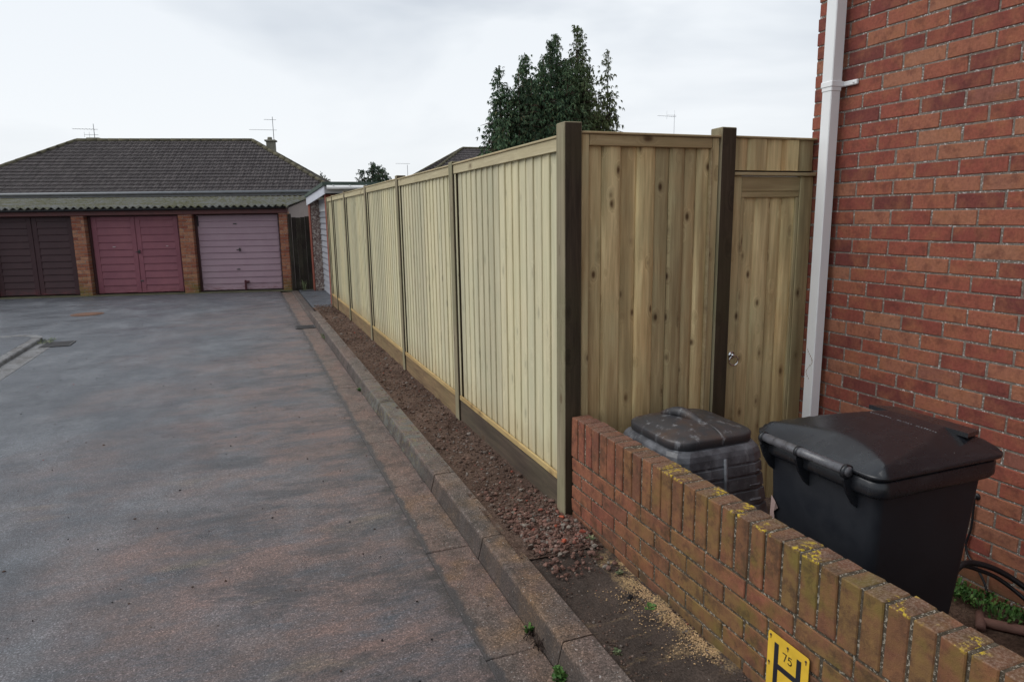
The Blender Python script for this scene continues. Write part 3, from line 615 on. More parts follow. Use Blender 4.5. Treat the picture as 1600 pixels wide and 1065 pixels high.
# ================================================================== BRICK HOUSE (right)
HX, HY = 3.08, 3.145
root = thing('brick_house', (HX, HY, -.1), 'red brick house wall with pale mortar, rising beside the wheelie bin', 'house')
rnd = random.Random(31); b = MB(); z = -0.13; ci = 0
while z < 4.3:
    y = HY; L_ = 0.1025 if ci % 2 else 0.215; first = True
    while y > -0.9:
        pr = rnd.uniform(-.0015, .0015); e = rnd.uniform(-.004, .004) if first else rnd.uniform(-.0012, .0012)
        b.cbox((HX+pr, y-L_, z), (HX+.103, y+e, z+.0662+rnd.uniform(-.0008, .0008)), .0028, .0009, rnd); y -= L_+.010; L_ = .215; first = False
    z += .0752; ci += 1
b.build('facing_bricks', BR_HOUSE, root)
b = MB(); b.box((HX+.003, -.9, -.2), (HX+.095, HY-.006, 4.3)); b.build('mortar', MO_HOUSE, root)
kb = MT('brick_far', .85, .2); bt = kb.n('ShaderNodeTexBrick'); bt.offset = .5; kb.L(kb.map(kb.pos, (1, 1, 1), rot=(R(90), 0, R(90))), bt.inputs[0]); bt.inputs['Scale'].default_value = 1; bt.inputs['Brick Width'].default_value = .225; bt.inputs['Row Height'].default_value = .0752; bt.inputs['Mortar Size'].default_value = .005
bt.inputs['Color1'].default_value = (.25, .06, .035, 1); bt.inputs['Color2'].default_value = (.31, .09, .045, 1); bt.inputs['Mortar'].default_value = (.25, .21, .18, 1); kb.col(bt.outputs[0])
b = MB(); b.box((HX+.11, -6, -.2), (10, HY-.02, 5.3)); b.box((HX+.003, -6, -.2), (HX+.108, -.905, 5.3)); b.box((HX+.003, -.9, 4.31), (HX+.108, HY-.02, 5.3)); b.build('wall', kb.m, root)
SLATE = plain('roof_slate', (0.07, 0.06, 0.058), .7, .3, var=.3, sc_=8)
b = MB(); b.add([(2.8, -6.3, 5.28), (10.3, -6.3, 5.28), (10.3, 3.4, 5.28), (2.8, 3.4, 5.28), (6.5, -3, 7.4), (6.5, .4, 7.4)], [(0, 1, 4), (1, 2, 5, 4), (2, 3, 5), (3, 0, 4, 5), (3, 2, 1, 0)]); b.build('roof', SLATE, root)
WPVC = plain('white_plastic', (0.82, 0.83, 0.84), 0.35, 0.4, var=.03, sc_=5)
b = MB(); b.cbox((2.982, 2.928, -.05), (3.047, 2.993, 2.335), .004); b.build('downpipe', WPVC, root); b = MB(); b.cbox((2.979, 2.925, 2.30), (3.050, 2.996, 5.2), .004); dp = b.build('downpipe', WPVC, root)
b = MB(); b.cbox((2.9755, 2.9215, 2.322), (3.060, 2.9995, 2.352), .003); b.cbox((3.060, 2.84, 2.324), (3.0775, 3.0, 2.350), .004); b.tube([(3.061, 2.858, 2.337), (3.056, 2.858, 2.337)], .005, 8); b.build('bracket', WPVC, dp)
b = MB(); r_ = random.Random(3)
for i in range(16):
    yy = 2.934+.02*math.sin(i*.5)+.022; zz = .72+i*.011; b.cbox((2.9808-.0006, yy, zz), (2.9816, yy+r_.uniform(.002, .006), zz+.009), .0003)
b.build('scuff_mark', plain('brown_scuff', (.35, .27, .22), .8), dp)

# cable and hose
RUB_B = plain('black_rubber', (0.012, 0.012, 0.014), .45, .45, var=.2)
def smooth_path(P_, n=8):
    P_ = [Vector(q) for q in P_]; out_ = []
    for i in range(len(P_)-1):
        p0, p1, p2, p3 = P_[max(i-1, 0)], P_[i], P_[i+1], P_[min(i+2, len(P_)-1)]
        for j in range(n):
            t = j/n; out_.append(0.5*((2*p1)+(-p0+p2)*t+(2*p0-5*p1+4*p2-p3)*t*t+(-p0+3*p1-3*p2+p3)*t**3))
    return out_+[P_[-1]]
root = thing('cable', (3.07, 2.0, .36), 'thin black cable hanging from a hole in the brick wall', 'cable')
b = MB(); b.tube(smooth_path([(3.08, 2.0, .362), (3.062, 2.0, .355), (3.067, 2.003, .30), (3.068, 2.005, .2), (3.066, 2.018, .12), (3.062, 2.0, .07), (3.05, 1.95, .04), (3.045, 1.9, -.02), (3.03, 1.86, -.1)]), .0055, 8); b.build('lead', RUB_B, root)
b = MB(); b.tube([(3.085, 2.0, .362), (3.073, 2.0, .362), (3.068, 2.0, .361)], [.017, .016, .009], 12); b.build('grommet', RUB_B, root)
b = MB(); b.tube(smooth_path([(2.56, 1.83, -.11), (2.59, 1.80, -.03), (2.615, 1.785, .08), (2.64, 1.785, .16), (2.70, 1.787, .203), (2.76, 1.78, .205), (2.83, 1.75, .185), (2.9, 1.715, .145), (2.96, 1.66, .09), (3.0, 1.55, .02), (3.0, 1.35, -.08), (2.95, 1.1, -.1)]), .0125, 10)
tag(b.build('hose', RUB_B), 'thick black hose arching up behind the wheelie bin', 'hose')
b = MB(); b.tube(smooth_path([(2.66, 1.80, .175), (2.73, 1.80, .187), (2.80, 1.775, .165), (2.87, 1.74, .13), (2.93, 1.68, .07), (2.97, 1.56, -.01), (2.96, 1.3, -.09)]), .009, 8)
tag(b.build('hose', RUB_B), 'thinner black hose running just under the thick arched one', 'hose')
TERRA = plain('muddy_clay_pipe', (0.16, 0.085, 0.068), .8, .2, var=.25, sc_=18, bump=.4)
root = thing('clay_pipe', (2.9, 1.7, -.1), 'muddy red clay pipe with a cross branch, lying on the yard soil', 'pipe')
b = MB(); b.tube([(2.86, 1.80, -.10), (3.0, 1.60, -.085), (3.05, 1.35, -.085)], .022, 12); b.build('pipe_length', TERRA, root)
b = MB(); b.tube([(2.82, 1.755, -.095), (2.91, 1.82, -.09)], .019, 12); b.build('cross_branch', TERRA, root)

# ================================================================== WHEELIE BIN
k = MT('black_bin_plastic', 0.42, 0.5); p = k.pos; n = k.noise(p, 6, 5, .65); s_ = k.noise(k.map(p, (1, 6, 1), rot=(0, 0, .5)), 9, 5, .7)
c = k.mix(k.math('MULTIPLY', k.rng(s_, .54, .78), .25), (0.012, 0.0135, 0.017), (0.075, 0.076, 0.082)); c = k.mix(k.rng(k.noise(p, 130, 2), .76, .79, 0, .7), c, (.35, .34, .32))
k.col(c); k.rough(k.rng(n, .35, .65, .18, .34)); k.bump(k.noise(p, 160, 3), .06, .002); BIN = k.m
k = MT('bin_body_plastic', 0.5, 0.4); n = k.noise(k.pos, 5, 5, .65); k.col(k.mix(k.math('MULTIPLY', k.rng(n, .45, .75), .3), (0.011, 0.013, 0.018), (0.035, 0.037, 0.042))); k.rough(k.rng(n, .3, .7, .42, .6)); BINB = k.m
BX0, BX1, BY0, BY1 = 1.755, 2.335, 1.438, 1.985; BZ = .855; G0 = -.115
bcx, bcy = (BX0+BX1)/2, (BY0+BY1)/2
root = thing('wheelie_bin', (bcx, bcy, G0), 'black wheelie bin with closed domed lid standing behind the low wall', 'bin')
b = MB()
def bs(x0, x1, y0, y1, z, r=.04): return rrect((x0+x1)/2, (y0+y1)/2, (x1-x0)/2, (y1-y0)/2, r, z)
b.loft([bs(1.83, 2.20, 1.51, 1.90, G0+.06, .03), bs(1.825, 2.205, 1.505, 1.905, G0+.08, .035), bs(1.805, 2.25, 1.482, 1.932, .40, .035), bs(1.792, 2.285, 1.467, 1.948, BZ-.06, .035), bs(1.79, 2.29, 1.465, 1.95, BZ-.02, .035)])
body = b.build('body', BINB, root)
b = MB(); b.loft([bs(1.785, 2.30, 1.455, 1.965, BZ-.075, .04), bs(1.765, BX1-.03, 1.441, 1.982, BZ-.07, .05), bs(1.760, BX1-.012, BY0, BY1, BZ-.06, .05), bs(1.760, BX1-.010, BY0, BY1, BZ-.018, .05), bs(1.766, BX1-.018, BY0+.006, BY1-.006, BZ-.012, .05)])
b.cbox((BX1-.06, BY0+.03, BZ-.062), (BX1+.012, BY1-.03, BZ-.020), .012)
b.build('rim', BIN, body)
for yy in (1.52, 1.73, 1.93): b = MB(); b.cbox((2.286, yy-.006, BZ-.15), (2.318, yy+.006, BZ-.077), .003); b.build('comb_rib', BINB, body)
# lid: height field with steep hinge-side brow and shoulders
def lidz(u, v_):
    sh = 0.05 + 0.33*u                      # shoulder crease runs inward towards the front
    a = min(1, u/(.06+.20*math.sin(math.pi*v_))); a = 1-(1-a)**1.25
    side = min(1, v_/sh, (1-v_)/sh); d = min(1, .42+(1-u)/.17*.58)
    return BZ + .004 + .004 + .054*min(a*(.45+.68*u), side*1.1, d*1.1) + .008*math.sin(math.pi*v_)*math.sin(math.pi*u)**.5
def lid_pt(u, v_):
    uu, vv = u*2-1, v_*2-1; r = .16                     # rounded outline
    x_, y_ = uu, vv
    if abs(uu) > 1-r and abs(vv) > 1-r:
        cx_, cy_ = (1-r)*math.copysign(1, uu), (1-r)*math.copysign(1, vv); dx_, dy_ = uu-cx_, vv-cy_; mx = max(abs(dx_), abs(dy_)); l = math.hypot(dx_, dy_)
        if l > 0: x_, y_ = cx_+dx_*mx/l, cy_+dy_*mx/l
    return (bcx+.002+x_*(BX1-BX0)/2*1.0, bcy+y_*(BY1-BY0)/2*1.012, lidz(u, v_))
b = MB(); b.grid(48, 48, lid_pt)
n_ = 48; edge = [lid_pt(i/n_, 0) for i in range(n_)] + [lid_pt(1, i/n_) for i in range(n_)] + [lid_pt(1-i/n_, 1) for i in range(n_)] + [lid_pt(0, 1-i/n_) for i in range(n_)]
def off(e, s__, z): return [(bcx+(q[0]-bcx)*s__, bcy+(q[1]-bcy)*s__, z) for q in e]
b.loft([off(edge, 1.0, BZ-.006), off(edge, 1.012, BZ-.002), off(edge, 1.012, BZ+.010), [(q[0], q[1], q[2]) for q in edge]], True, False)
lid = b.build('lid', BIN, root)
b = MB()      # front grip of the lid
b.loft([[(BX1-.09+i*.036, y_, BZ+z_) for (y_, z_) in ((bcy-.20+.012*i, .050-.004*i), (bcy-.20+.012*i, .066-.004*i), (bcy+.20-.012*i, .066-.004*i), (bcy+.20-.012*i, .050-.004*i))] for i in range(4)], smooth=False)
b.build('lid_grip', BIN, lid)
b = MB(); r_ = random.Random(9)   # illegible worn raised lettering
for i in range(26):
    if i in (9, 10, 17): continue
    yy = 1.84-i*.0105; xx = 2.165+.002*r_.random(); b.cbox((xx, yy-.009, 0), (xx+r_.uniform(.003, .009), yy-r_.uniform(.003, .006), .0018), .0005)
b.v = [(x_, y_, z_+lidz((x_-BX0)/(BX1-BX0), (y_-BY0)/(BY1-BY0))-.0006) for x_, y_, z_ in b.v]
b.build('worn_lettering', plain('worn_white', (.16, .16, .17), .6, var=.5, sc_=90), lid)
b = MB(); b.tube([(1.742, 1.535, BZ-.002), (1.742, 1.928, BZ-.002)], .0165, 16); b.build('handle_bar', plain('worn_grey_plastic', (.10, .10, .11), .30, .6, var=.35, sc_=40), root)
for yy, rr_ in ((1.545, .024), (1.75, .0200), (1.922, .022)):
    b = MB(); b.tube([(1.742, yy-.006, BZ-.004), (1.742, yy+.006, BZ-.004)], rr_, 18)
    # curved web back to the body
    pr = [(1.742, BZ+.012), (1.80, BZ+.004), (1.80, BZ-.14), (1.775, BZ-.12), (1.745, BZ-.075), (1.727, BZ-.03), (1.725, BZ-.006)]
    b.loft([[(x_, yy-.005, z_) for x_, z_ in pr], [(x_, yy+.005, z_) for x_, z_ in pr]], smooth=False); b.build('handle_web', BIN, root)
b = MB(); b.tube([(1.845, 1.47, G0+.09), (1.845, 1.94, G0+.09)], .012, 10); b.build('axle', IRON, root)
for yy in (1.455, 1.91):
    b = MB(); b.tube([(1.845, yy, G0+.09), (1.845, yy+.045, G0+.09)], .1, 24); b.build('wheel', RUB_B, root)
b = MB(); Q = [(1.7915, 1.975, .52), (1.7925, 1.985, .50), (1.7935, 1.992, .46), (1.797, 1.985, .40)]
b.add([(1.788, 1.990, .62), (1.7885, 1.968, .60), (1.7895, 1.955, .58), (1.789, 1.975, .56), (1.7915, 1.965, .50), (1.7925, 1.980, .46), (1.7935, 1.998, .45), (1.792, 1.997, .55)], [(0, 1, 2, 3, 4, 5, 6, 7), (7, 6, 5, 4, 3, 2, 1, 0)])
b.v = [(x_+.001, y_-.072, z_) for x_, y_, z_ in b.v]; b.build('paint_splash', plain('dried_pale_paint', (.38, .27, .25), .8), root)

# ================================================================== COMPOST BIN
k = MT('weathered_black_plastic', 0.5, 0.45); p = k.pos; n = k.noise(p, 7, 5, .65); f = k.noise(p, 110, 3, .7)
c = k.mix(k.rng(n, .42, .68), (0.075, 0.078, 0.088), (0.20, 0.21, 0.235)); c = k.mix(k.math('MULTIPLY', k.math('MULTIPLY', k.rng(k.noise(p, 5, 4), .46, .60), .75), k.rng(k.xyz(k.wpos, 2), .60, .64)), k.mix(k.rng(k.xyz(k.wpos, 2), .592, .60), c, (.05, .05, .055)), (.085, .055, .042)); c = k.mix(k.rng(f, .68, .74, 0, .45), c, (.28, .26, .24))
k.col(c); c = k.mix(k.math('MULTIPLY', k.rng(k.noise(k.map(p, (1, 1, .25)), 22, 4, .7), .56, .68), .5), c, (.32, .33, .35)); k.col(c); k.rough(k.rng(n, .3, .7, .32, .55)); k.bump(f, .3, .002); CMP = k.m
ccx, ccy = 2.005, 2.735
root = thing('compost_bin', (ccx, ccy, G0), 'tapered black plastic compost bin with a ridged lid, between fence and wheelie bin', 'compost bin')
def cs(h, r, z, hy=None, n=8): return rrect(ccx, ccy, h*.92, (hy or h)*.92, r*.92, z, n)
def gs(h, z): return cs(h, .085, z, None, 2)
b = MB(); sec = [gs(.368, G0), gs(.366, G0+.03)]
for zz, hh in ((.10, .342), (.20, .327), (.30, .312), (.375, .302), (.445, .294), (.505, .288)):
    sec += [gs(hh+.002, zz-.012), gs(hh-.006, zz-.009), gs(hh-.007, zz+.001), gs(hh, zz+.004)]
sec += [gs(.284, .545), gs(.276, .568), gs(.262, .586), gs(.235, .597)]
b.loft(sec, smooth=False); body = b.build('body', CMP, root)
b = MB()
for zz, hh in ((.455, .291), (.39, .301), (.32, .313), (.24, .326), (.15, .340), (.05, .354)):
    hh *= .92    # raised ribs on the camera-facing side and the road side
    for (x0, x1) in ((ccx-.17, ccx-.03), (ccx+.15, ccx+.22)): b = MB(); b.cbox((x0, ccy-hh-.003, zz-.006), (x1, ccy-hh+.02, zz+.009), .006); b.build('rib', CMP, body)
    b = MB(); b.cbox((ccx-hh-.003, ccy-.15, zz-.006), (ccx-hh+.02, ccy+.15, zz+.006), .004); b.build('rib', CMP, body)
    b = MB(); b.cbox((ccx+hh-.02, ccy-.15, zz-.006), (ccx+hh+.003, ccy+.15, zz+.006), .004); b.build('rib', CMP, body)
b = MB(); b.tube([(ccx+.015, ccy-.263, .54), (ccx+.015, ccy-.278, .38), (ccx+.015, ccy-.300, .22), (ccx+.015, ccy-.330, 0)], .009, 8); b.build('seam', CMP, body)
b = MB(); b.loft([cs(.236, .10, .592), cs(.252, .11, .5935), cs(.256, .11, .597), cs(.257, .11, .628), cs(.254, .11, .634), cs(.247, .105, .638), cs(.225, .10, .6465), cs(.215, .098, .6475), cs(.205, .095, .655), cs(.12, .08, .672), cs(.03, .028, .679)]); lid = b.build('lid', CMP, root)
b = MB(); pth = []
for i in range(13):
    t = i/12; xx = ccx-.03+.13*t*0; 
    pth.append((ccx-.075+.10*t, ccy+.13-.25*t, .668+.032*math.sin(math.pi*min(1, t*1.2))-.006*t))
b.tube(pth, [.012+.014*math.sin(math.pi*i/12) for i in range(13)], 10); b.build('lid_handle', CMP, lid)
b = MB(); b.tube([(ccx+.02, ccy-.11, .672), (ccx+.022, ccy-.18, .661), (ccx+.023, ccy-.216, .646), (ccx+.024, ccy-.237, .625), (ccx+.024, ccy-.236, .60)], .006, 8); b.build('lid_ridge', CMP, lid)

# ================================================================== WEEDS
LEAFM = MT('weed_leaf', .6, .3); LEAFM.col(LEAFM.ramp(LEAFM.isl, [(0, (.035, .085, .02)), (.5, (.06, .14, .03)), (1, (.11, .19, .05))])); LEAF = LEAFM.m
PALEM = MT('pale_weed_leaf', .7, .2); PALEM.col(PALEM.ramp(PALEM.isl, [(0, (.09, .12, .06)), (.6, (.15, .19, .10)), (1, (.24, .22, .12))])); PALE = PALEM.m
def weed(x, y, z, n, r, h, mat, label, seed, spread=None, grp=None, lw=.35):
    rr = random.Random(seed); b = MB()
    for _ in range(n):
        ox, oy = (rr.uniform(-1, 1)*spread[0], rr.uniform(-1, 1)*spread[1]) if spread else (rr.gauss(0, r*.2), rr.gauss(0, r*.2))
        a = rr.uniform(0, 6.283); L_ = r*rr.uniform(.5, 1); e = rr.uniform(.1, 1)*h; d = Vector((math.cos(a), math.sin(a), 0)); s = Vector((-d.y, d.x, 0))*L_*lw
        p0 = Vector((x+ox, y+oy, z+ (rr.uniform(0, h) if spread else 0))); p1 = p0+d*L_*.5+Vector((0, 0, e*.8)); p2 = p0+d*L_+Vector((0, 0, e*(.6+.5*rr.random())))
        b.add([p0, p1+s, p2, p1-s], [(0, 1, 2, 3)])
    return tag(b.build('weed', mat), label, 'weed', grp or 'weeds along kerb, wall and yard')
weed(0.965, 2.03, .0, 70, .040, .045, LEAF, 'bright green weed in the gutter where two kerb stones meet', 1)
weed(0.975, 1.87, .0, 60, .045, .06, PALE, 'pale grey-green weed at the kerb foot, nearest the camera', 2)
weed(0.958, 2.33, .0, 22, .028, .05, LEAF, 'small upright green weed against the kerb face', 3)
weed(1.475, 2.78, .09, 30, .030, .030, PALE, 'pale weed at the far end of the low wall beside the rubble', 4)
weed(1.44, 2.19, .082, 14, .030, .012, LEAF, 'flat dark green leaves in the sawdust by the low wall', 5, lw=.5)
weed(1.46, 2.47, .085, 30, .018, .015, PALE, 'yellowish moss tuft between sawdust and low wall', 6)
weed(0.965, 6.65, .003, 34, .045, .025, LEAF, 'small green tuft in the channel half way along the kerb', 7)
weed(0.985, 9.9, .003, 60, .05, .03, PALE, 'dry yellow-green growth along the kerb near the drain grate', 8, (.03, .16))
weed(1.17, 1.98, .08, 26, .020, .02, PALE, 'straw-coloured tuft behind the nearest kerb stone', 9)
weed(-2.72, 11.38, .003, 130, .035, .018, PALE, 'moss and grass in the corner beside the left drain grate', 10, (.10, .22))
weed(2.98, 1.93, -.105, 420, .022, .045, LEAF, 'low green leafy ground cover growing against the brick house', 11, (.065, .23), lw=.5)
weed(1.25, 16.45, .04, 70, .10, .30, PALE, 'dry straggly weed at the foot of the dark side gate', 12, lw=.06)
for i, (x, y, s_) in enumerate(((.955, 2.23, 5), (.965, 2.30, 8))):
    rr = random.Random(s_); b = MB()
    for _ in range(16):
        a = rr.uniform(0, 6.28); L_ = rr.uniform(.02, .055); b.tube([(x, y, .005), (x+math.cos(a)*L_*.5, y+math.sin(a)*L_*.5, .02+rr.random()*.02), (x+math.cos(a)*L_, y+math.sin(a)*L_, rr.random()*.03)], .0022, 5)
    tag(b.build('dead_root', plain('blackened_root', (.03, .018, .014), .8)), ['black dead root tangle on the road edge against the kerb', 'reddish dead stems just behind the black root tangle'][i], 'root')

# ================================================================== GARAGE ROW (local frame: x along the row, y away from camera)
A = (-5.206, 18.527, 0.0); ANG = math.atan2(-1.48, 6.211)
gr = thing('garage_row', A, 'row of brick garages with a mossy corrugated roof across the end of the road', 'garages', world=False, rot=ANG)
MAROON = plain('maroon_paint', (0.115, 0.040, 0.038), .55, .4, var=.2)
def piers(x0, x1):
    b = MB(); r_ = random.Random(int(x0*100)+900); z = 0.0; ci = 0
    while z < 1.80:
        xs = [x0]; t = x0 + (.1025 if ci % 2 else .2)
        while t < x1-.03: xs.append(t); t += .21
        xs.append(x1)
        for a, e in zip(xs[:-1], xs[1:]): b.cbox((a+.004, 0, z), (e-.004, .30, z+.066), .004, .002, r_)
        z += .075; ci += 1
    o = b.build('brick_pier', BR_PIER, gr); b = MB(); b.box((x0+.006, .006, 0), (x1-.006, .294, 1.82)); b.build('mortar', MO_HOUSE, o)
PX = [(-2.80, -2.50), (-.42, -.14), (1.69, 1.965), (3.97, 4.28), (6.20, 6.395)]
for a, e in PX: piers(a, e)
b = MB(); b.box((-2.79, .305, 0), (-2.70, 4.0, 1.95)); b.box((-2.70, 3.9, 0), (6.30, 4.0, 1.95)); b.build('back_wall', plain('render_pink_grey', (.36, .29, .27), .85, .2, var=.08), gr)
b = MB(); b.add([(6.302, .305, 0), (6.388, .305, 0), (6.388, 4.0, 0), (6.302, 4.0, 0), (6.302, .305, 1.94), (6.388, .305, 1.94), (6.388, 4.0, 2.28), (6.302, 4.0, 2.28)], [(0, 3, 2, 1), (4, 5, 6, 7), (0, 1, 5, 4), (1, 2, 6, 5), (2, 3, 7, 6), (3, 0, 4, 7)]); b.build('end_wall', plain('render_pink', (.40, .33, .31), .85, .2, var=.08), gr)
b = MB(); b.cbox((-2.82, -.03, 1.822), (6.41, .06, 1.925), .006); b.build('fascia_beam', MAROON, gr)
b = MB(); b.tube([(-2.85, -.11, 1.945), (6.40, -.11, 1.95)], .035, 10); b.build('gutter', plain('black_gutter', (.012, .012, .013), .4, .4), gr)
b = MB(); b.cbox((-2.82, -.06, -.05), (6.42, .30, .018), .006); b.build('threshold', plain('mossy_threshold', (.10, .095, .06), .9, .2, var=.4, sc_=5), gr)
k = MT('mossy_corrugated_cement', .9, .15); p = k.pos; n = k.noise(p, 2.2, 6, .7, .4); f = k.noise(p, 22, 4, .75)
c = k.mix(k.rng(n, .40, .58), (.16, .16, .155), (.10, .098, .05)); c = k.mix(k.rng(f, .5, .68, 0, .7), c, (.20, .19, .15)); c = k.mix(k.rng(k.noise(p, 9, 3), .60, .72, 0, .8), c, (.045, .042, .03))
k.col(c); k.bump(f, .8, .02); CORR = k.m
b = MB(); per = .155; nx_ = int(9.3/per*10)
def cor(u, v_): xx = -2.86+u*9.33; return (xx, -.17+v_*4.2, 1.995+v_*.33+.024*math.cos(2*math.pi*xx/per))
b.grid(nx_, 3, cor); b.grid(nx_, 3, lambda u, v_: (lambda q: (q[0], q[1], q[2]-.012))(cor(1-u, v_)))
b.grid(nx_, 1, lambda u, v_: (lambda q: (q[0], q[1], q[2]-.012*(1-v_)))(cor(u, 0)), False); b.build('corrugated_roof', CORR, gr)
def ribs_door(x0, x1, mat, matf, double, name, n=10, z0=.04, z1=1.79):
    y = .17; b = MB(); hh = (z1-z0-.10)/n
    b.box((x0, y+.02, z0), (x1, y+.04, z1))
    leaves = [(x0+.02, (x0+x1)/2-.006), ((x0+x1)/2+.006, x1-.02)] if double else [(x0+.02, x1-.02)]
    for a, e in leaves:
        m_ = .13 if double else .005
        if double: b.cbox((a, y, z0), (a+m_-.03, y+.022, z1), .004); b.cbox((e-.10, y, z0), (e, y+.022, z1), .004); b.cbox((a+m_-.029, y, z1-.09), (e-.101, y+.022, z1), .003); ia, ie = a+m_-.029, e-.101
        else: ia, ie = a, e
        top = z1-.091 if double else z1
        for j in range(n):
            za = z0+(top-z0)*j/n; zb_ = z0+(top-z0)*(j+1)/n
            b.add([(ia, y+.019, zb_), (ie, y+.019, zb_), (ie, y+.002, za+.022), (ia, y+.002, za+.022), (ia, y+.002, za+.010), (ie, y+.002, za+.010), (ie, y+.019, za), (ia, y+.019, za)], [(3, 2, 1, 0), (4, 5, 2, 3), (7, 6, 5, 4)])
    d = b.build(name, mat, gr)
    fr = MB(); fr.box((x0-.05, y-.01, .0), (x0-.001, y+.06, 1.82)); fr.box((x1+.001, y-.01, 0), (x1+.05, y+.06, 1.82)); fr.box((x0-.0005, y-.01, z1+.004), (x1+.0005, y+.06, 1.82)); fr.build('door_frame', matf, d)
    return d
def paint(name, c_, d_): 
    k = MT(name, .5, .35); n = k.noise(k.pos, 2.5, 5, .65); z = k.xyz(k.pos, 2); c = k.mix(k.rng(n, .35, .7), c_, d_)
    rst = k.math('MULTIPLY', k.rng(z, .22, .05), k.rng(k.noise(k.map(k.pos, (1, 1, 6)), 5, 4, .7), .48, .6)); c = k.mix(k.math('MULTIPLY', rst, .8), c, (.13, .03, .035)); k.col(c); return k.m
DBR = paint('dark_brown_paint', (.040, .016, .019), (.052, .022, .025)); PNK = paint('dusty_maroon_paint', (.20, .066, .088), (.25, .088, .108)); MAV = paint('mauve_paint', (.31, .205, .245), (.35, .245, .28)); DKF = plain('door_frame_dark', (.05, .018, .018), .6)
ribs_door(-2.45, -.47, DBR, DKF, True, 'garage_door')['label'] = 'dark brown garage door at the far left'
ribs_door(-.09, 1.64, DBR, DKF, True, 'garage_door', 11)['label'] = 'dark brown ribbed double door'
d2 = ribs_door(2.02, 3.92, PNK, DKF, True, 'garage_door', 10); d2['label'] = 'dusty red ribbed double door'
d3 = ribs_door(4.33, 6.15, MAV, DKF, False, 'garage_door', 12); d3['label'] = 'mauve ribbed up-and-over door'
for d, xs in ((d2, 2.99), (d3, 5.22)):
    b = MB(); b.cbox((xs, .135, .95), (xs+.035, .172, 1.03), .005); b.tube([(xs+.017, .13, .99), (xs+.017, .12, .99), (xs-.05, .12, .985)], .009, 8); b.build('handle', IRON, d)
b = MB(); b.cbox((5.29, .12, .035), (5.33, .16, .27), .005); b.cbox((5.331, .115, .205), (5.40, .155, .255), .006); b.build('floor_lock', plain('maroon_steel', (.07, .015, .022), .5), d3)
b = MB(); b.cbox((2.44, .160, .97+.13), (2.50, .1705, .985+.13), .002); b.build('pull_plate', plain('chipped_white', (.5, .45, .45), .6), d2); b = MB(); b.cbox((3.60, .160, 1.10), (3.65, .1705, 1.112), .002); b.build('pull_plate', plain('chipped_white', (.5, .45, .45), .6), d2)
b = MB(); b.cbox((2.965, .158, .30), (3.03, .171, .33), .003); b.build('bolt', IRON, d2)
b = MB(); b.cbox((4.335, .15, 1.55), (4.365, .171, 1.78), .003); b.build('spring_arm', plain('spring_dark', (.02, .015, .018), .6), d3)
for zz in (1.58, .52): b = MB(); b.cbox((5.13, .157, zz), (5.21, .1705, zz+.022), .003); b.build('vent_slot', IRON, d3)

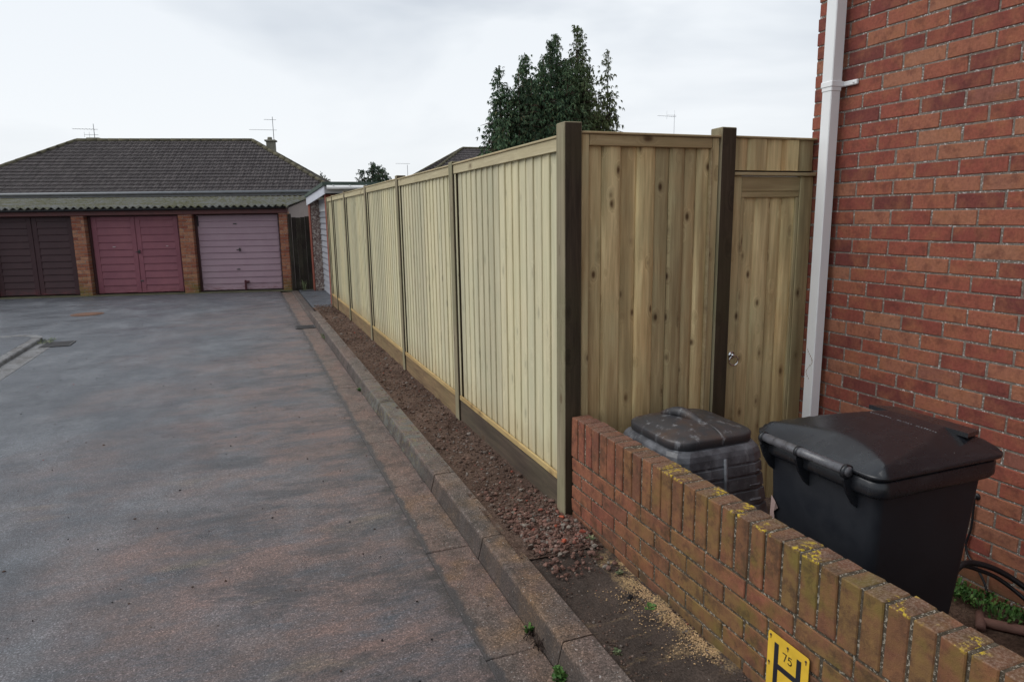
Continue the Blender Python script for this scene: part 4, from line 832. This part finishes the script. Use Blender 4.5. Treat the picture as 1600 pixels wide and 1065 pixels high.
# ================================================================== BUNGALOW BEHIND (same frame)
k = MT('brown_roof_tile', .8, .25); p = k.pos; fx = k.n('ShaderNodeTexBrick'); k.L(k.map(p, (1, 1, 1)), fx.inputs[0])
isl = k.isl; c = k.ramp(isl, [(0, (.045, .038, .039)), (.5, (.062, .054, .055)), (1, (.082, .071, .071))])
k.t.nodes.remove(fx); c = k.mix(k.rng(k.noise(p, 5, 4), .4, .7, 0, .5), c, (.045, .037, .038)); c = k.mix(k.rng(k.noise(p, 10, 2), .72, .75, 0, .8), c, (.22, .21, .18)); k.col(c); k.bump(k.noise(p, 30, 4), .5, .01); TILE = k.m
CREAM = plain('cream_render', (.52, .48, .40), .85, .2, var=.08)
def hip_roof(root, x0, x1, y0, y1, ze, zr, rows=17, cols=True, mat=TILE, tw=.20):
    """front and side slopes laid with individual tiles; back slope plain"""
    half = (y1-y0)/2; ym = (y0+y1)/2
    F0 = (x0, y0, ze); F1 = (x1, y0, ze); rd0 = (x0+half, ym, zr); rd1 = (x1-half, ym, zr)
    b = MB(); b.add([F0, F1, rd1, rd0, (x0, y1, ze), (x1, y1, ze)], [(0, 1, 2, 3), (1, 5, 2), (4, 0, 3), (5, 4, 3, 2), (0, 4, 5, 1)]); rf = b.build('roof', mat, root)
    def slope(P0, P1, R1, R0):
        P0, P1, R0, R1 = map(Vector, (P0, P1, R0, R1)); b = MB(); nrm = (P1-P0).cross(R0-P0).normalized(); along = (P1-P0).normalized(); L0 = (P1-P0).length; rr = random.Random(7)
        for r_ in range(rows):
            t0 = r_/rows; t1 = (r_+1.12)/rows
            a = P0.lerp(R0, t0); e = P1.lerp(R1, t0); s0 = (a-P0).dot(along); s1 = (e-P0).dot(along)
            up = (P0.lerp(R0, min(1, t1)) - a); up = up - along*up.dot(along)
            k0 = math.ceil(s0/tw); x_ = k0*tw
            base = P0 + (a-P0) - along*s0
            while x_+tw <= s1:
                j = rr.uniform(0, .004); q0 = base+along*x_; 
                for (c0, c1, h0, h1) in ((.0, .30, .040, .046), (.30, .5, .046, .030), (.5, .96, .030, .040)):
                    A_ = q0+along*tw*c0; B_ = q0+along*tw*c1
                    b.add([A_+nrm*(h0+j), B_+nrm*(h1+j), B_+up+nrm*(h1-.014), A_+up+nrm*(h0-.030), A_+nrm*.002, B_+nrm*.002], [(0, 1, 2, 3), (4, 5, 1, 0)])
                x_ += tw
        b.build('tiles', mat, rf)
    slope(F0, F1, rd1, rd0); slope((x1, y0, ze), (x1, y1, ze), rd1, rd1); slope((x0, y1, ze), (x0, y0, ze), rd0, rd0)
    b = MB()
    for a, e in ((F0, rd0), (F1, rd1), (rd0, rd1), ((x0, y1, ze), rd0), ((x1, y1, ze), rd1)):
        a, e = Vector(a), Vector(e); n = max(2, int((e-a).length/.33))
        for i in range(n): q = a.lerp(e, i/n)+Vector((0, 0, .02)); q2 = a.lerp(e, (i+.97)/n)+Vector((0, 0, .02)); b.tube([q, q2], .075, 8, True, .07)
    b.build('ridge_tiles', RIDGE, rf); return rf
RIDGE = plain('mossy_ridge', (.10, .09, .06), .9, .2, var=.35, sc_=3)
def yagi(root, x, y, z0, z1, arms, s=1.0):
    b = MB(); b.tube([(x, y, z0), (x, y, z1)], .011, 6); mast = b.build('aerial_mast', ALU, root)
    for (za, L_, ang, nel, el, vert) in arms:
        b = MB(); d = Vector((math.cos(ang), math.sin(ang), 0)); q = Vector((-d.y, d.x, 0)) if not vert else Vector((0, 0, 1)); c_ = Vector((x, y, za))
        b.tube([c_-d*L_, c_+d*.12], .006, 6)
        for i in range(nel): cc = c_-d*L_*(i/(nel-1) if nel > 1 else 0); b.tube([cc-q*el*(.6+.4*(1-i/nel)), cc+q*el*(.6+.4*(1-i/nel))], .004, 5)
        b.build('aerial', ALU, mast)
ALU = plain('dull_aluminium', (.22, .225, .24), .5, .4, .5, var=.1)
hr_ = thing('bungalow', A, 'pale bungalow with a brown tiled hipped roof behind the garage row', 'house', world=False, rot=ANG)
b = MB(); b.box((-4.4, 6.3, 0), (6.35, 11.7, 2.5)); b.build('wall', CREAM, hr_)
hip_roof(hr_, -4.95, 6.88, 5.95, 12.05, 2.56, 4.39, 16)
b = MB(); b.tube([(-4.95, 5.90, 2.52), (6.88, 5.90, 2.54)], .045, 10); b.cbox((-4.95, 5.97, 2.42), (6.88, 6.0, 2.55), .004); b.build('gutter', plain('grey_gutter', (.21, .22, .235), .5, .4), hr_)
b = MB(); b.cbox((6.06, 6.2, 0), (6.14, 6.28, 2.45), .01); b.build('downpipe', WPVC, hr_)
CHIM = plain('chimney_render', (.22, .21, .17), .9, .2, var=.25, sc_=6, bump=.5)
for (x_, y_, w_, z1_, nm) in ((4.38, 9.35, .28, 4.46, 1), (-1.44, 9.3, .30, 4.52, 0)):
    b = MB(); b.box((x_-w_/2, y_-w_/2, 3.9), (x_+w_/2, y_+w_/2, z1_-.06)); ch = b.build('chimney', CHIM, hr_)
    b = MB(); b.cbox((x_-w_/2-.05, y_-w_/2-.05, z1_-.059), (x_+w_/2+.05, y_+w_/2+.05, z1_), .01); b.build('cap', CHIM, ch)
    if nm: b = MB(); b.tube([(x_-.03, y_, z1_), (x_-.03, y_, z1_+.10)], .09, 12, True, .075); b.build('chimney_pot', CHIM, ch)
yagi(hr_, 4.50, 9.3, 4.4, 5.25, [(5.15, .28, .2, 6, .10, False), (4.80, .8, .15, 9, .05, False)])
yagi(hr_, -1.40, 9.2, 4.4, 4.98, [(4.80, .62, .2, 7, .20, False), (4.62, .3, .2, 3, .12, True)])

# dark side gate between garages
b = MB(); root = thing('side_gate', (1.2, 17.0, 0), 'dark brown vertical-board side gate between the two garage buildings', 'gate'); r_ = random.Random(4)
x = 1.11
while x < 1.80: b.cbox((x, 17.06, .02), (x+.098, 17.08, 1.73+r_.uniform(-.02, .02)), .004, .001, r_); x += .1
b.build('boards', W_GATE, root); b = MB(); b.cbox((1.03, 17.02, 0), (1.10, 17.09, 1.80), .005); b.build('post', W_GATE, root)

# ================================================================== SECOND GARAGE (beyond the fence end)
root = thing('side_garage', (1.5, 13.3, 0), 'flat-roofed garage with pebbledash pier and grey shutter door past the fence end', 'garage')
k = MT('pebbledash', .9, .2); c = k.ramp(k.xyz(k.voro(k.wpos, 38, 'Color'), 0), [(0, (.14, .09, .08)), (.4, (.27, .20, .18)), (.75, (.38, .31, .27)), (1, (.6, .54, .48))]); k.col(c); k.bump(k.voro(k.wpos, 38), .8, .02); PEB = k.m
b = MB(); b.box((1.497, 16.40, 0), (1.71, 16.75, 2.10)); b.build('pebbledash_pier', PEB, root)
b = MB(); b.cbox((1.478, 16.385, 0), (1.4965, 16.75, 2.05), .003); b.build('brick_pier', BR_HOUSE, root); b = MB(); b.cbox((1.488, 13.262, 0), (1.70, 13.42, 2.12), .004); b.build('brick_pier', BR_HOUSE, root)
b = MB(); n = 14; SL = []
for j in range(n):
    za = .03+j*.128; b.add([(1.705, 13.43, za), (1.705, 16.395, za), (1.685, 16.395, za+.02), (1.685, 13.43, za+.02), (1.700, 13.43, za+.124), (1.700, 16.395, za+.124)], [(0, 1, 2, 3), (3, 2, 5, 4)])
b.f = [f_[::-1] for f_ in b.f]; b.box((1.712, 13.43, 0), (1.73, 16.39, 1.85)); b.build('shutter_door', plain('grey_shutter', (.30, .31, .34), .5, .4, var=.06), root)
b = MB(); b.cbox((1.69, 13.43, 1.83), (1.72, 16.39, 2.10), .004); b.build('door_head', WPVC, root)
b = MB(); b.box((1.74, 13.30, 0), (5.0, 13.42, 2.06)); b.box((1.74, 16.63, 0), (5.0, 16.75, 2.02)); b.box((4.9, 13.43, 0), (5.0, 16.62, 2.02)); b.build('side_wall', plain('brown_block', (.20, .14, .12), .9, .2), root)  # plain brown block colour on all three walls
GRN = plain('green_mineral_felt', (.075, .10, .085), .85, .2, var=.2, sc_=9, bump=.5)
FAS = plain('white_fascia', (.58, .60, .66), .5, .3, var=.06)
def wedge(b, x0, x1, y0, y1, zb0, zt0, zb1, zt1):
    b.add([(x0, y0, zb0), (x1, y0, zb0), (x1, y1, zb1), (x0, y1, zb1), (x0, y0, zt0), (x1, y0, zt0), (x1, y1, zt1), (x0, y1, zt1)], [(0, 3, 2, 1), (4, 5, 6, 7), (0, 1, 5, 4), (1, 2, 6, 5), (2, 3, 7, 6), (3, 0, 4, 7)])
b = MB(); wedge(b, 1.455, 1.475, 13.10, 16.85, 2.115, 2.262, 1.985, 2.165); b.build('fascia', FAS, root)
b = MB(); wedge(b, 1.43, 5.1, 13.06, 16.9, 2.264, 2.335, 2.166, 2.225); b.build('felt_roof', GRN, root)
b = MB(); b.cbox((1.477, 13.10, 2.13), (5.0, 13.12, 2.262), .003); b.build('side_fascia', plain('grey_fascia', (.36, .36, .37), .6, .3), root)
b = MB(); b.tube([(1.50, 13.045, 2.235), (5.0, 13.045, 2.235)], .038, 10)
for i in range(12): b.cbox((1.6+i*.3, 13.0, 2.262), (1.62+i*.3, 13.09, 2.276), .003)
b.build('gutter', WPVC, root)

# ================================================================== HOUSE BEHIND THE CONIFER
r2 = thing('bungalow', (9, 30, 0), 'grey hipped roof of a house just showing behind the fence left of the conifer', 'house', world=False)
b = MB(); b.box((-1.9, 0.4, -.2), (14.5, 7.6, 2.6)); b.build('wall', CREAM, r2)
hip_roof(r2, -2.3, 15.0, 0, 8, 2.7, 5.05, 18)
b = MB(); b.box((12.2, 3.7, 4.2), (12.7, 4.2, 5.5)); b.build('chimney', CHIM, r2)
yagi(r2, 13.95, 3.6, 4.3, 7.12, [(7.05, .5, .0, 2, .28, True), (6.98, 1.15, .1, 9, .12, False)])
yagi(r2, -2.0, .4, 2.6, 3.95, [(4.0, .5, .0, 5, .12, False)])

# ================================================================== TREES
def conifer(name, leaders, label, seed, mat, sp=1.0, z0=1.2, leafs=1.0, groundz=-.2, group=None):
    rr = random.Random(seed); cx_ = sum(l[0] for l in leaders)/len(leaders); cy_ = sum(l[1] for l in leaders)/len(leaders)
    root = thing(name, (cx_, cy_, groundz), label, 'tree', group); t = MB(); f = MB()
    for (lx, ly, tz, br, dens) in leaders:
        bx, by = cx_+(lx-cx_)*.5, cy_+(ly-cy_)*.5
        path = [(bx, by, groundz), (lx+(bx-lx)*.3, ly+(by-ly)*.3, tz*.3), (lx, ly, tz*.6), (lx+rr.uniform(-.05, .05), ly, tz-.1)]
        t.tube(path, [.13*br, .10*br, .05*br, .008], 7)
        h = tz-z0; nb = int(h*70*dens*sp)
        for i in range(nb):
            u = rr.random()**.85; z = z0+u*h*.985; rad = br*1.12*(1-u)**.72*rr.uniform(.5, 1.1)+.05; a = rr.uniform(0, 6.283); d = Vector((math.cos(a), math.sin(a), 0))
            wob = .07*math.sin(z*3.0+lx*5)
            s0 = Vector((lx+wob, ly, z)); n_ = max(2, int(rad/.13))
            tipp = s0+d*rad+Vector((0, 0, .10*rad-.35*rad*rad))
            if rad > .3 and rr.random() < .35: t.tube([s0, s0.lerp(tipp, .5)+Vector((0, 0, .05)), tipp], [.016, .01, .004], 4)
            for j in range(n_):
                q = (j+.5+rr.uniform(-.4, .4))/n_; c_ = s0.lerp(tipp, q)+Vector((rr.gauss(0, .05), rr.gauss(0, .05), rr.gauss(0, .04)))
                for _ in range(max(2, int(7*leafs))):
                    dd = (d*rr.uniform(.1, 1.0)+Vector((rr.gauss(0, .4), rr.gauss(0, .4), rr.uniform(-1.6, .1)))).normalized(); L_ = rr.uniform(.05, .135)*(1.0 if u < .9 else .75); sd_ = dd.cross(Vector((rr.gauss(0, 1), rr.gauss(0, 1), rr.gauss(0, 1)))).normalized()*L_*rr.uniform(.10, .20)
                    p0 = c_; p1 = c_+dd*L_*.55; p2 = c_+dd*L_+Vector((0, 0, -.03)); f.add([p0, p1+sd_, p2, p1-sd_], [(0, 1, 2, 3)])
    t.build('trunk', BARK, root); f.build('crown', mat, root); return root
BARK = plain('conifer_bark', (.07, .05, .038), .9, .1, var=.3, sc_=8)
def needles(name, cols, xr=None, c2=None):
    k = MT(name, .7, .2); c = k.ramp(k.isl, cols); n = k.noise(k.wpos, 1.3, 4, .6); c = k.mix(1.0, c, k.ramp(n, [(.35, .6), (.65, 1.35)]), 'MULTIPLY')
    if xr: c = k.mix(k.math('MULTIPLY', k.rng(k.math('ADD', k.xyz(k.wpos, 0), k.math('MULTIPLY', n, 1.2)), xr[0], xr[1]), .85), c, k.ramp(k.isl, c2))
    k.col(c); k.b.inputs['Subsurface Weight'].default_value = 0; return k.m
ND = needles('cypress_needles', [(0, (.032, .060, .038)), (.5, (.065, .115, .060)), (.85, (.10, .16, .08)), (1, (.13, .12, .06))], (9.9, 11.2), [(0, (.06, .08, .03)), (.5, (.11, .135, .05)), (1, (.18, .18, .08))])
LD = [(7.52, 20, 6.15, .75, .9), (7.35, 20.2, 5.2, .9, 1.0), (8.0, 19.7, 6.0, 1.1, 1.1), (8.5, 20.3, 6.55, 1.1, 1.2), (8.3, 19.5, 5.7, 1.1, 1.1), (8.85, 19.8, 6.5, 1.15, 1.1), (9.16, 20, 6.95, 1.1, 1.2), (9.5, 20.3, 7.22, 1.05, 1.2), (9.4, 19.4, 6.1, 1.2, 1.2), (10.08, 20, 7.45, 1.05, 1.2), (10.0, 19.4, 6.2, 1.2, 1.1), (9.8, 20.2, 6.5, 1.1, 1.), (10.55, 20.2, 6.1, 1.1, .8), (10.7, 19.5, 5.2, 1.0, .6), (11.12, 20, 6.8, .8, .5), (11.25, 20.1, 5.5, .95, .55), (7.4, 19.6, 4.6, .9, .9), (8.25, 20.1, 6.25, 1.1, 1.), (8.75, 19.6, 6.2, 1.2, 1.), (9.75, 19.7, 6.6, 1.2, 1.), (10.35, 19.9, 6.3, 1.15, .8), (7.75, 20.0, 5.6, 1.0, 1.), (10.9, 20.1, 5.6, 1.0, .5)]
conifer('conifer_tree', LD, 'tall dark green conifer with several drooping leaders behind the fence', 3, ND, 1.0, 1.3)
ND2 = needles('far_needles', [(0, (.035, .055, .042)), (.6, (.055, .085, .05)), (1, (.08, .11, .06))])
conifer('conifer_tree', [(5.4, 30, 4.05, 1.1, 1.3), (5.0, 30, 3.75, .9, 1), (5.85, 30.2, 3.8, .9, 1.2), (5.6, 29.8, 3.9, 1.1, 1.2)], 'small distant conifer showing above the green felt garage roof', 8, ND2, .9, 1.0)
conifer('conifer_tree', [(4.35, 40, 4.25, .8, 1), (4.8, 40, 3.95, .8, .8)], 'faint distant conifer tip beside the right end of the bungalow roof', 9, ND2, .6, 1.0)
